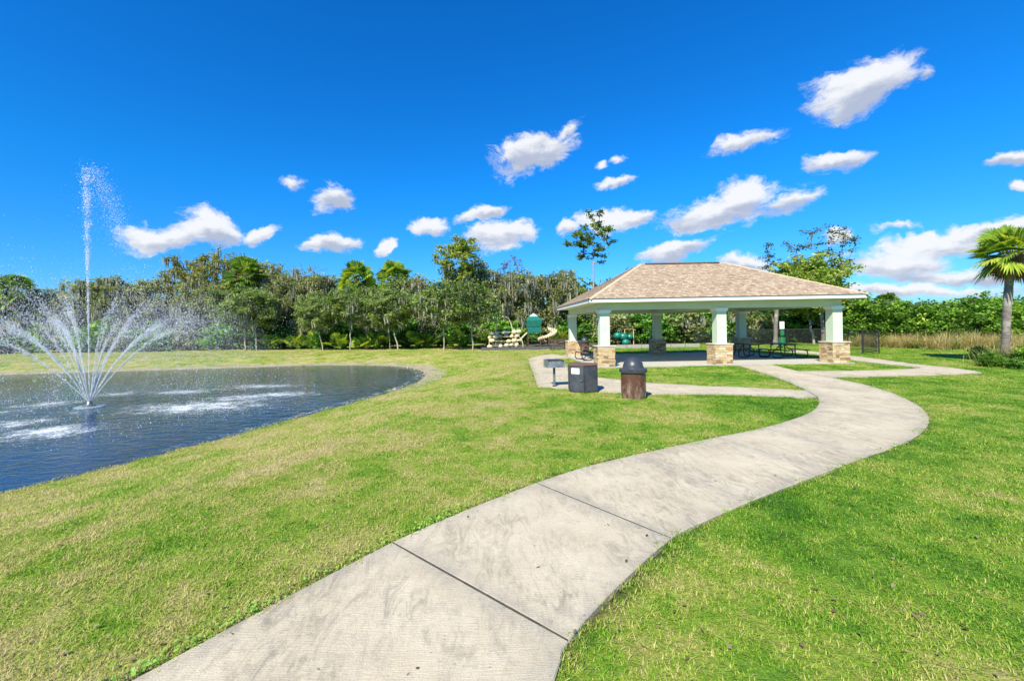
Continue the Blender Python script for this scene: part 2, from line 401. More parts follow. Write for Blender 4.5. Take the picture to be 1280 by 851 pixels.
def lawn_color(t, pos):
    """patchy turf colours from world position; shared by the soil sheet and the blades"""
    big = t.noise(pos, 0.35, 4, 0.6); mid = t.noise(t.mapping(pos, scale=(1, .8, 1), rot=(0, 0, .5)), 1.6, 5, 0.65); fine = t.noise(pos, 7.0, 4, 0.7)
    sx = t.new('ShaderNodeSeparateXYZ'); t.link(pos, sx.inputs[0])
    side = t.mapr(t.math('SUBTRACT', sx.outputs[0], t.math('MULTIPLY', sx.outputs[1], 0.25)), -4.0, 3.0)     # the turf right of the walk is lusher
    s = t.math('ADD', t.math('MULTIPLY', big, 1.0), t.math('MULTIPLY', mid, 1.08)); s = t.math('SUBTRACT', s, 0.13)
    s = t.math('ADD', s, t.math('MULTIPLY', fine, 0.35)); s = t.math('SUBTRACT', s, t.math('MULTIPLY', side, 0.21))
    return s, side
def lawn_ramp(t, s):
    rp = t.new('ShaderNodeValToRGB'); t.link(s, rp.inputs[0]); cr = rp.color_ramp
    cr.elements[0].position = 0.22; cr.elements[0].color = (.045, .17, .006, 1)
    cr.elements[1].position = 0.88; cr.elements[1].color = (.60, .50, .24, 1)
    for p, c in ((.42, (.15, .355, .016)), (.54, (.27, .42, .03)), (.68, (.44, .46, .095))):
        e = cr.elements.new(p); e.color = (*c, 1)
    return rp.outputs[0]
gm, t, b, o = new_mat('lawn_soil')
pos = t.new('ShaderNodeNewGeometry').outputs['Position']
s, side = lawn_color(t, pos)
s = t.math('SUBTRACT', s, 0.40)
c = lawn_ramp(t, s)
ff = t.noise(pos, 38.0, 5, 0.75); c = t.mix(t.mapr(ff, 0.3, 0.7, 0.75, 0.0), c, (.10, .12, .03, 1))
c = t.mix(t.mapr(t.noise(pos, 95, 3, .7), 0.55, 0.75, 0, .5), c, (.42, .38, .2, 1))
at = t.new('ShaderNodeAttribute'); at.attribute_name = 'bare'
bn = t.math('ADD', t.math('MULTIPLY', at.outputs['Fac'], 1.0), t.math('MULTIPLY', t.math('SUBTRACT', t.noise(pos, 3.2, 7, .75), 0.5), 1.7))
soil = t.mix(t.mapr(t.noise(pos, 9, 5, .7), .35, .65), (.30, .26, .17, 1), (.47, .42, .31, 1))
soil = t.mix(t.mapr(t.noise(pos, 24, 4, .7), .55, .62), soil, (.16, .13, .09, 1))
c = t.mix(t.mapr(bn, 0.42, 0.62), c, soil)
at2 = t.new('ShaderNodeAttribute'); at2.attribute_name = 'wet_shade'
c = t.mix(at2.outputs['Fac'], c, (.05, .05, .025, 1))  # darkens the damp pond rim and paints gap shade under the slabs
t.link(c, b.inputs['Base Color']); b.inputs['Roughness'].default_value = 0.95; b.inputs['Specular IOR Level'].default_value = 0.1
hh = t.math('ADD', t.noise(pos, 30, 5, .7), t.math('MULTIPLY', t.noise(pos, 6, 3), 1.5))
t.link(t.bump(hh, 0.9, 0.05), b.inputs['Normal'])
me = np_mesh('ground', V, Fq, gm, smooth=True)
ang = (GX + 6) / 12 + (GY - 12) / 14
far_w = np.clip((GY - 13) / 8, 0, 1)
bare = np.clip(1.15 - np.abs(SD - 0.4) / (0.5 + 1.0 * far_w), 0, 1) * far_w * 0.95
bare = np.maximum(bare, np.clip(1 - np.hypot(GX - 0.35, GY - 10.9) / 1.0, 0, 1) * .55)
bare = np.maximum(bare, (np.clip(1 - np.abs(sdist(np.array(BED), GX, GY)) / .5, 0, 1)) * .5)
SDN = SD
a = me.attributes.new('bare', 'FLOAT', 'POINT'); a.data.foreach_set('value', bare.ravel().astype(np.float32))
wet_shade = np.maximum(np.clip(1 - (SD) / 0.25, 0, 1), .85 * in_paved(GX, GY))  # damp at the waterline; under paving, joint-gap shade put into the soil colour
a = me.attributes.new('wet_shade', 'FLOAT', 'POINT'); a.data.foreach_set('value', wet_shade.ravel().astype(np.float32))
tag(obj('ground', me), kind='structure')

# ------------------------------------------------------------------ water
wx = np.arange(-60, 0.2, 0.3); wy = np.arange(-5, 34, 0.3)
WX, WY = np.meshgrid(wx, wy); wsd = sdist(POND, WX, WY)
J = np.arange(WX.size).reshape(WX.shape)
keep = (wsd[:-1, :-1] < 0.9)
Wf = np.stack([J[:-1, :-1][keep], J[:-1, 1:][keep], J[1:, 1:][keep], J[1:, :-1][keep]], 1)
foam = np.zeros(WX.shape)
for (cx, cy, hw, hh2, w) in [(62, 540, 52, 9, 1), (14, 530, 40, 8, .8), (60, 505, 34, 5, .75), (18, 514, 30, 4, .6), (151, 492, 24, 3.5, .8), (225, 490, 38, 3.2, .9), (245, 508, 75, 8, 1), (300, 497, 50, 5, .85),
                             (324, 482.5, 40, 2.4, .9), (345, 493, 46, 3.2, .9), (280, 486, 40, 2.4, .6), (110, 514, 40, 6, .5), (10, 550, 30, 7, .7)]:
    x, y = gw(cx, cy, ZW); x1, y1 = gw(cx + hw * 1.25, cy, ZW); x2, y2 = gw(cx, cy + hh2 * 1.35, ZW)
    foam = np.maximum(foam, w * np.exp(-(((WX - x) / (x1 - x)) ** 2 + ((WY - y) / (y2 - y)) ** 2)))
edge = np.exp(-(np.abs(wsd + 0.15) / 0.22) ** 2) * np.clip((WX + 9) / 3, 0, 1) * 0.62
foam = np.maximum(foam, edge)
wm, t, b, o = new_mat('pond_water')
pos = t.new('ShaderNodeNewGeometry').outputs['Position']
n1 = t.noise(t.mapping(pos, scale=(1.0, 1.9, 1), rot=(0, 0, .35)), 2.1, 4, .6, dist=.6)
n2 = t.noise(t.mapping(pos, scale=(1.0, 1.6, 1), rot=(0, 0, -.3)), 7.0, 3, .6, dist=.4)
hgt = t.math('ADD', t.math('MULTIPLY', n1, 1.25), t.math('MULTIPLY', n2, 0.26))
dv = t.new('ShaderNodeVectorMath', operation='DISTANCE'); t.link(pos, dv.inputs[0]); dv.inputs[1].default_value = (-14.3, 14.0, -0.6)
hgt = t.math('MULTIPLY', hgt, t.mapr(dv.outputs['Value'], 4.0, 15.0, 1.0, 0.22))      # churned near the fountain, sheltered by the far bank
bmp = t.bump(hgt, 1.0, 0.045)
base = t.mix(t.mapr(t.noise(pos, .25, 3), .35, .65), (.001, .020, .055, 1), (.001, .040, .110, 1))
t.put(b.inputs['Base Color'], base); b.inputs['Roughness'].default_value = 0.03; b.inputs['IOR'].default_value = 1.33
b.inputs['Specular IOR Level'].default_value = 0.5; t.link(bmp, b.inputs['Normal'])
fb = t.new('ShaderNodeBsdfDiffuse'); fb.inputs[0].default_value = (.75, .8, .84, 1)
at = t.new('ShaderNodeAttribute'); at.attribute_name = 'foam'
sp1 = t.noise(t.mapping(pos, scale=(1, .6, 1)), 19, 6, .85); sp2 = t.noise(pos, 2.2, 4, .6)
fv = t.math('ADD', t.math('MULTIPLY', at.outputs['Fac'], 0.62), t.math('ADD', t.math('MULTIPLY', t.math('SUBTRACT', sp1, .5), 2.3), t.math('MULTIPLY', t.math('SUBTRACT', sp2, .5), .9)))
ff = t.math('MULTIPLY', t.mapr(fv, .36, .74), t.mapr(at.outputs['Fac'], .08, .4))
mx = t.new('ShaderNodeMixShader'); t.link(t.math('MULTIPLY', ff, .8), mx.inputs[0]); t.link(b.outputs[0], mx.inputs[1]); t.link(fb.outputs[0], mx.inputs[2]); t.link(mx.outputs[0], o.inputs[0])
me = np_mesh('pond_water', np.stack([WX.ravel(), WY.ravel(), np.full(WX.size, ZW)], 1), Wf, wm, smooth=True)
a = me.attributes.new('foam', 'FLOAT', 'POINT'); a.data.foreach_set('value', foam.ravel().astype(np.float32))
tag(obj('pond_water', me), kind='structure')

# ------------------------------------------------------------------ paving
def concrete(name, c1, c2, stain, sc=1.0, streak=True):
    m, t, b, o = new_mat(name)
    pos = t.new('ShaderNodeNewGeometry').outputs['Position']
    c = t.mix(t.mapr(t.noise(pos, 1.1 * sc, 6, .65), .35, .65), (*c1, 1), (*c2, 1))
    c = t.mix(t.mapr(t.noise(pos, 60, 4, .75), .42, .7, 0, .45), c, tuple(x * .62 for x in c1) + (1,))
    if streak:
        st = t.noise(t.mapping(pos, scale=(4.5, 1.4, 1), rot=(0, 0, .62)), 2.0, 10, .8, dist=1.2)
        pt = t.noise(pos, .9, 4, .6)
        f = t.math('MULTIPLY', t.mapr(st, .46, .66), t.mapr(pt, .36, .58))
        c = t.mix(t.math('MULTIPLY', f, .8), c, (*stain, 1))
        c = t.mix(t.math('MULTIPLY', t.mapr(t.noise(pos, 2.6, 9, .8), .54, .70), .6), c, (.24, .20, .155, 1))
        c = t.mix(t.mapr(t.noise(pos, 17, 2, .5), .735, .77, 0, .7), c, (.12, .10, .09, 1))
    at = t.new('ShaderNodeAttribute'); at.attribute_name = 'edge'
    ef = t.math('MULTIPLY', at.outputs['Fac'], t.mapr(t.noise(pos, 3.5, 6, .75), .3, .62))
    c = t.mix(t.math('MULTIPLY', ef, .62), c, (.25, .235, .21, 1))
    t.link(c, b.inputs['Base Color']); b.inputs['Roughness'].default_value = .88; b.inputs['Specular IOR Level'].default_value = .25
    hh = t.math('ADD', t.math('ADD', t.noise(pos, 90, 4, .7), t.math('MULTIPLY', t.noise(t.mapping(pos, scale=(8, 90, 1), rot=(0, 0, -.55)), 1.0, 2), .8)), t.math('MULTIPLY', t.noise(pos, 3, 3), 2.0))
    t.link(t.bump(hh, .45, .012), b.inputs['Normal'])
    return m
M['walk'] = concrete('walk_concrete', (.585, .51, .375), (.47, .40, .285), (.17, .15, .12))
M['slab'] = concrete('patio_concrete', (.50, .475, .42), (.44, .415, .37), (.33, .31, .29), streak=False)

def paved(polys, name, mat, top, inset=0.007, step=0.12, sag=True):
    """thick slabs: outline resampled, inner ring for the worn edge, bevelled rim"""
    V = []; Fc = []; E = []
    bm = bmesh.new(); lay = bm.verts.layers.float.new('edge')
    for P in polys:
        P = np.array(P, float)
        area = 0.5 * np.sum(P[:, 0] * np.roll(P[:, 1], -1) - np.roll(P[:, 0], -1) * P[:, 1])
        if area < 0: P = P[::-1]
        out = []
        for i in range(len(P)):
            a_, b_ = P[i], P[(i + 1) % len(P)]; L = np.linalg.norm(b_ - a_); k = max(1, int(L / 0.35))
            for q in range(k): out.append(a_ + (b_ - a_) * q / k)
        P = np.array(out)
        e = np.roll(P, -1, 0) - P; nv = np.stack([-e[:, 1], e[:, 0]], 1); nv /= np.linalg.norm(nv, axis=1)[:, None] + 1e-9
        mt = nv + np.roll(nv, 1, 0); mt /= (np.linalg.norm(mt, axis=1)[:, None] + 1e-9)
        n_ = len(P); P1 = P + mt * inset; P2 = P + mt * (inset + .008)
        lo = [bm.verts.new((x, y, -.12)) for x, y in P1]; hi = [bm.verts.new((x, y, top - .008)) for x, y in P1]
        pts = [tuple(p) for p in P2]; x0, y0 = P.min(0); x1, y1 = P.max(0); st = .11 if y0 < 6 else .22
        qx, qy = np.meshgrid(np.arange(x0, x1, st), np.arange(y0, y1, st)); qx = qx.ravel(); qy = qy.ravel()
        k_ = inside(P, qx, qy); qx = qx[k_]; qy = qy[k_]; dd_ = pdist(P, qx, qy); k_ = dd_ > .06; qx = qx[k_]; qy = qy[k_]; dd_ = dd_[k_]
        allp = [Vector(p) for p in pts] + [Vector((a_, b_)) for a_, b_ in zip(qx, qy)]
        ov, oe, of_, iv, ie, if_ = delaunay_2d_cdt(allp, [], [list(range(n_))], 1, 1e-5)
        vv = []
        for k, v in enumerate(ov):
            src = [i for i in iv[k] if i < n_]
            nv_ = bm.verts.new((v[0], v[1], top)); org = iv[k][0] if iv[k] else 0
            nv_[lay] = 1.0 if src else float(math.exp(-(dd_[org - n_] / .13) ** 1.5)); vv.append(nv_)
        lookup = {}
        for k in range(len(ov)):
            for i in iv[k]:
                if i < n_: lookup[i] = vv[k]
        for f in of_:
            try: bm.faces.new([vv[i] for i in f])
            except Exception: pass
        for i in range(n_):
            j = (i + 1) % n_
            lo[i][lay] = hi[i][lay] = 1.0
            bm.faces.new((lo[i], lo[j], hi[j], hi[i]))
            if i in lookup and j in lookup and lookup[i] is not lookup[j]: bm.faces.new((hi[i], hi[j], lookup[j], lookup[i]))
    bmesh.ops.recalc_face_normals(bm, faces=bm.faces)
    for f in bm.faces:
        if f.calc_center_median().z > top - .001 and f.normal.z < 0: f.normal_flip()
    me = bpy.data.meshes.new(name); bm.to_mesh(me); bm.free(); me.materials.append(mat)
    return tag(obj(name, me), kind='structure')
paved(walk_polys, 'footpath', M['walk'], 0.013)
jd = simple('joint_dirt', (.045, .04, .03), (.09, .08, .05), rough=.95, scale=9); jl = simple('joint_dust', (.36, .32, .25), (.24, .21, .16), rough=.95, scale=9)
for q, rows in enumerate(WALK_ROWS[2:]):
    jm = MB(); a_, b_ = Vector(rows[0][0]), Vector(rows[0][1]); d_ = (b_ - a_).normalized(); n_ = Vector((-d_.y, d_.x)) * .011; a2 = a_ + d_ * .01; b2_ = b_ - d_ * .01
    jm.add([(*(a2 - n_), .0105), (*(b2_ - n_), .0105), (*(b2_ + n_), .0105), (*(a2 + n_), .0105)], [(0, 1, 2, 3)])
    tag(jm.build('footpath_joint', jd if q < 3 else jl), kind='structure')
paved([upper], 'footpath_bend', M['walk'], 0.013)
def split_poly(P): return P
paved([branch], 'side_path', M['walk'], 0.012)
paved([binpath], 'grill_path', M['walk'], 0.011)
paved([slab], 'patio_floor', M['slab'], 0.04)
bm_, t, b, o = new_mat('mulch')
pos = t.new('ShaderNodeNewGeometry').outputs['Position']
t.put(b.inputs['Base Color'], t.mix(t.mapr(t.noise(pos, 14, 5, .8), .35, .65), (.05, .04, .035, 1), (.14, .11, .09, 1))); b.inputs['Roughness'].default_value = .95
t.link(t.bump(t.noise(pos, 20, 4, .8), 1, .06), b.inputs['Normal'])
tag(MB().prism(BED, -.1, .05).build('mulch_ground', bm_), kind='structure')

# ------------------------------------------------------------------ turf blades (one mass)
def blades(P, h, w, lean, az, n=3, droop=1.0, rng=None):
    """strips: P (k,3) roots; returns verts, quads"""
    k = len(P); ts = np.linspace(0, 1, n + 1)
    dx = np.cos(az); dy = np.sin(az)
    tw = az + np.pi / 2
    wxv = np.cos(tw); wyv = np.sin(tw)
    rows = []
    for tt in ts:
        hx = lean * (tt ** 1.6) * h; z = h * (tt - 0.42 * droop * lean * tt ** 2.2)
        cx = P[:, 0] + dx * hx; cy = P[:, 1] + dy * hx; cz = P[:, 2] + z
        ww = w * (1 - tt ** 1.7 * 0.92) * 0.5
        rows.append(np.stack([cx - wxv * ww, cy - wyv * ww, cz], 1)); rows.append(np.stack([cx + wxv * ww, cy + wyv * ww, cz], 1))
    V = np.stack(rows, 1).reshape(-1, 3)
    b0 = np.arange(k)[:, None] * (2 * (n + 1))
    Fs = [np.concatenate([b0 + 2 * i, b0 + 2 * i + 1, b0 + 2 * i + 3, b0 + 2 * i + 2], 1) for i in range(n)]
    return V, np.concatenate(Fs)

tm, t, b, o = new_mat('turf_blades')
pos = t.new('ShaderNodeNewGeometry').outputs['Position']
s, side = lawn_color(t, pos)
at = t.new('ShaderNodeAttribute'); at.attribute_name = 'tint'
s = t.math('ADD', t.math('SUBTRACT', s, 0.80), t.math('ADD', t.math('MULTIPLY', at.outputs['Fac'], 0.54), t.math('MULTIPLY', t.noise(pos, 15.0, 3, .6), .30)))
c = lawn_ramp(t, s)
t.link(c, b.inputs['Base Color']); b.inputs['Roughness'].default_value = .6; b.inputs['Specular IOR Level'].default_value = .3
tr = t.new('ShaderNodeBsdfTranslucent'); t.link(c, tr.inputs[0]); mx = t.new('ShaderNodeMixShader'); mx.inputs[0].default_value = .35
t.link(b.outputs[0], mx.inputs[1]); t.link(tr.outputs[0], mx.inputs[2]); t.link(mx.outputs[0], o.inputs[0])
tufts = bpy.data.collections.new('turf_tufts')
for k in range(5):
    g = np.random.default_rng(k + 3); nb = 74
    rr = 0.13 * np.sqrt(g.random(nb)); aa = g.random(nb) * 6.283
    P = np.stack([rr * np.cos(aa), rr * np.sin(aa), np.full(nb, -.008)], 1)
    h = g.uniform(.016, .044, nb); V_, F_ = blades(P, h, g.uniform(.0036, .0072, nb), g.uniform(.3, 1.5, nb), g.random(nb) * 6.283, 2)
    tt = np.repeat(np.clip(g.normal(.5, .28, nb), 0, 1), 6)
    me = np_mesh('turf_tuft', V_, F_, tm, tint=tt)
    tufts.objects.link(bpy.data.objects.new('turf_tuft', me))
g = np.random.default_rng(11)
PT = []; SCL = []
def scatter(y0, y1, dens, sc, xr=1.22):
    a_ = (y1 - y0) * 2 * xr * y1; n_ = int(a_ * dens)
    Y = g.uniform(y0, y1, n_); X = g.uniform(-xr * y1, xr * y1, n_); ok = (X < xr * Y + 2) & (X > -1.3 * Y - 2)
    X, Y = X[ok], Y[ok]; sd = sdist(POND, X, Y)
    m = (~in_paved(X, Y)) & (sd > 0.12) & ~inside(BED, X, Y)
    fw = np.clip((Y - 13) / 8, 0, 1)
    br = np.clip(1.15 - np.abs(sd - .4) / (.5 + 1.0 * fw), 0, 1) * fw * .8
    br = np.maximum(br, .6 * np.clip(1 - np.hypot(X - .35, Y - 10.9) / 1.0, 0, 1))
    m &= g.random(len(X)) > br * .9
    X, Y, sd = X[m], Y[m], sd[m]
    PT.append(np.stack([X, Y, ter(X, Y, sd)], 1)); SCL.append(np.full(len(X), sc) * g.uniform(.75, 1.3, len(X)))
scatter(0.4, 6.0, 120, 1.0); scatter(6.0, 12, 62, 1.25); scatter(12, 22, 26, 1.7); scatter(22, 46, 9, 2.6)
PT = np.concatenate(PT); SCL = np.concatenate(SCL)
print('tufts', len(PT))
me = bpy.data.meshes.new('lawn_grass'); me.vertices.add(len(PT)); me.vertices.foreach_set('co', PT.astype(np.float32).ravel()); me.update()
a = me.attributes.new('sc', 'FLOAT', 'POINT'); a.data.foreach_set('value', SCL.astype(np.float32))
me.materials.append(tm)
lawn = tag(obj('lawn_grass', me), 'short mown grass covering the lawn on both sides of the concrete walk', 'grass', kind='stuff')
ng = bpy.data.node_groups.new('turf', 'GeometryNodeTree')
ng.interface.new_socket('Geometry', in_out='INPUT', socket_type='NodeSocketGeometry'); ng.interface.new_socket('Geometry', in_out='OUTPUT', socket_type='NodeSocketGeometry')
N = ng.nodes; Lk = ng.links
gi = N.new('NodeGroupInput'); go = N.new('NodeGroupOutput'); m2p = N.new('GeometryNodeMeshToPoints'); iop = N.new('GeometryNodeInstanceOnPoints')
ci = N.new('GeometryNodeCollectionInfo'); ci.inputs['Collection'].default_value = tufts; ci.inputs['Separate Children'].default_value = True
na = N.new('GeometryNodeInputNamedAttribute'); na.data_type = 'FLOAT'; na.inputs['Name'].default_value = 'sc'
rv = N.new('FunctionNodeRandomValue'); rv.data_type = 'FLOAT_VECTOR'; rv.inputs[0].default_value = (-.12, -.12, 0); rv.inputs[1].default_value = (.12, .12, 6.283)
e2r = N.new('FunctionNodeEulerToRotation')
Lk.new(gi.outputs[0], m2p.inputs[0]); Lk.new(m2p.outputs[0], iop.inputs['Points']); Lk.new(ci.outputs[0], iop.inputs['Instance']); iop.inputs['Pick Instance'].default_value = True
cx_ = N.new('ShaderNodeCombineXYZ'); zz = N.new('ShaderNodeMath'); zz.operation = 'POWER'; zz.inputs[1].default_value = 0.45
Lk.new(na.outputs[0], zz.inputs[0]); Lk.new(na.outputs[0], cx_.inputs[0]); Lk.new(na.outputs[0], cx_.inputs[1]); Lk.new(zz.outputs[0], cx_.inputs[2])
Lk.new(cx_.outputs[0], iop.inputs['Scale']); Lk.new(rv.outputs[0], e2r.inputs[0]); Lk.new(e2r.outputs[0], iop.inputs['Rotation']); Lk.new(iop.outputs[0], go.inputs[0])
md = lawn.modifiers.new('turf', 'NODES'); md.node_group = ng

# ------------------------------------------------------------------ pavilion
mint = simple('mint_paint', (.53, .63, .50), (.48, .58, .455), rough=.6, scale=2.0, bump=.12, bscale=120)
mint_d = simple('sage_paint', (.54, .60, .45), (.49, .55, .41), rough=.65, scale=1.5, bump=.15, bscale=120)
white = simple('white_trim', (.80, .80, .78), (.72, .72, .70), rough=.5, scale=3)
capm = simple('cap_stone', (.56, .50, .41), (.42, .36, .29), rough=.85, scale=7, bump=.4)
sm, t, b, o = new_mat('ledge_stone')
at = t.new('ShaderNodeAttribute'); at.attribute_name = 'tint'
rp = t.new('ShaderNodeValToRGB'); t.link(at.outputs['Fac'], rp.inputs[0]); cr = rp.color_ramp
cr.elements[0].color = (.22, .13, .07, 1); cr.elements[1].color = (.68, .57, .41, 1)
for p, c in ((.25, (.42, .26, .12)), (.45, (.58, .41, .20)), (.62, (.52, .42, .29)), (.8, (.65, .48, .26))): cr.elements.new(p).color = (*c, 1)
g_ = t.new('ShaderNodeTexCoord').outputs['Object']
c = t.mix(t.mapr(t.noise(g_, 12, 6, .7), .3, .7, 0, .45), rp.outputs[0], (.30, .22, .15, 1))
t.link(c, b.inputs['Base Color']); b.inputs['Roughness'].default_value = .85; t.link(t.bump(t.noise(g_, 30, 5, .7), .8, .02), b.inputs['Normal'])

def stone_base(parent, seed, zh=0.93, half=0.40):
    r_ = random.Random(seed); mb = MB()
    mb.box(-half + .035, half - .035, -half + .035, half - .035, 0, zh, .1)
    z = 0.0
    while z < zh - 0.02:
        ch = min(r_.uniform(.05, .12), zh - z)
        if zh - z - ch < .03: ch = zh - z
        for s_ in range(4):
            Mr = Matrix.Rotation(s_ * math.pi / 2, 4, 'Z'); x = -half
            while x < half - .01:
                L = r_.uniform(.12, .36); L = min(L, half - x)
                if half - x - L < .08: L = half - x
                d = r_.uniform(0, .028)
                mb.box(x + .003, x + L - .003, -half - d + .01, -half + .06, z + .003, z + ch - .003, min(1, max(0, r_.gauss(.52, .27))), Mr); x += L
        z += ch
    o_ = mb.build('stone_base', sm, parent, bevel=.006, segs=1)
    cp = MB().box(-half - .035, half + .035, -half - .035, half + .035, zh, zh + .055).build('capstone', capm, parent, bevel=.008)
    return o_

pav = empty('pavilion', (0, 0, 0), 0, 'open sided picnic pavilion with tan shingle hip roof, mint columns and stone bases', 'pavilion')
CX = [5.48, 10.96, 16.4]; YF, YB = 20.1, 27.5
FONT = bpy.data.curves.new('digits', 'FONT')
for iy, y in enumerate((YF, YB)):
    for ix, x in enumerate(CX):
        c_ = MB().box(-.225, .225, -.225, .225, .98, 2.60).build('column', mint, pav, bevel=.006)
        c_.location = (x, y, .04)
        stone_base(c_, ix + 10 * iy)
        MB().box(-.285, .285, -.285, .285, 2.54, 2.652).box(-.25, .25, -.25, .25, 2.50, 2.54).build('column_capital', white, c_, bevel=.008)
        if ix == 0 and iy == 0:
            fc = bpy.data.curves.new('number', 'FONT'); fc.body = '1\n1\n6\n0'; fc.size = .17; fc.align_x = 'CENTER'; fc.extrude = .004; fc.space_line = .92
            fo = bpy.data.objects.new('tmp_number', fc); COL.objects.link(fo)
            dg = bpy.context.evaluated_depsgraph_get(); fm = bpy.data.meshes.new_from_object(fo.evaluated_get(dg)); bpy.data.objects.remove(fo)
            fm.name = 'street_number'; fm.materials.clear(); fm.materials.append(simple('number_paint', (.38, .42, .52), (.40, .44, .53), rough=.5))
            no = obj('street_number', fm, c_); no.rotation_euler = (R(90), 0, 0); no.location = (.0, -.2295, 2.15)
ex0, ex1, ey0, ey1 = CX[0] - .82 - .02, CX[2] + .84, YF - .82, YB + .82
ZE = 3.03
# beams (butted end to end)
bw = .21
mb = MB(); mb.box(CX[0] - bw, CX[2] + bw, YF - bw, YF + bw, 2.69, ZE); mb.box(CX[0] - bw, CX[2] + bw, YB - bw, YB + bw, 2.69, ZE)
for x in CX: mb.box(x - bw + (.002 if x != CX[0] else 0), x + bw - (.002 if x != CX[2] else 0), YF + bw, YB - bw, 2.693, ZE)
mb.build('beam', mint_d, pav)
MB().box(ex0 + .04, ex1 - .04, ey0 + .04, ey1 - .04, ZE, ZE + .03).build('soffit', simple('soffit_paint', (.66, .70, .58), (.62, .66, .55), rough=.6, scale=2), pav)
fb_ = MB(); fh = .165; fz = ZE - .012
fb_.box(ex0, ex1, ey0, ey0 + .038, fz, fz + fh).box(ex0, ex1, ey1 - .038, ey1, fz, fz + fh)
fb_.box(ex0, ex0 + .038, ey0 + .038, ey1 - .038, fz, fz + fh).box(ex1 - .038, ex1, ey0 + .038, ey1 - .038, fz, fz + fh)
fb_.build('fascia', white, pav)
# roof shingles
rm, t, b, o = new_mat('tan_shingles')
uvn = t.new('ShaderNodeUVMap').outputs[0]
br = t.new('ShaderNodeTexBrick'); t.link(uvn, br.inputs['Vector']); br.offset = .37; br.offset_frequency = 2; br.squash = .7; br.squash_frequency = 3
br.inputs['Scale'].default_value = 1; br.inputs['Brick Width'].default_value = .19; br.inputs['Row Height'].default_value = .145; br.inputs['Mortar Size'].default_value = .006; br.inputs['Mortar Smooth'].default_value = .1; br.inputs['Bias'].default_value = 0
br.inputs['Color1'].default_value = (0, 0, 0, 1); br.inputs['Color2'].default_value = (1, 1, 1, 1); br.inputs['Mortar'].default_value = (.5, .5, .5, 1)
rp = t.new('ShaderNodeValToRGB'); t.link(br.outputs['Color'], rp.inputs[0]); cr = rp.color_ramp
cr.elements[0].color = (.25, .175, .12, 1); cr.elements[1].color = (.62, .49, .355, 1)
for p, c in ((.3, (.47, .355, .25)), (.55, (.35, .265, .195)), (.8, (.54, .415, .29))): cr.elements.new(p).color = (*c, 1)
c = t.mix(t.mapr(t.noise(uvn, 3.5, 6, .8), .35, .65, 0, .45), rp.outputs[0], (.42, .31, .21, 1))
c = t.mix(t.math('MULTIPLY', br.outputs['Fac'], .75), c, (.13, .09, .07, 1))
t.link(c, b.inputs['Base Color']); b.inputs['Roughness'].default_value = .92; b.inputs['Specular IOR Level'].default_value = .2
hh = t.math('ADD', t.math('MULTIPLY', br.outputs['Fac'], -1.0), t.math('MULTIPLY', t.noise(uvn, 60, 3), .5)); t.link(t.bump(hh, .6, .02), b.inputs['Normal'])
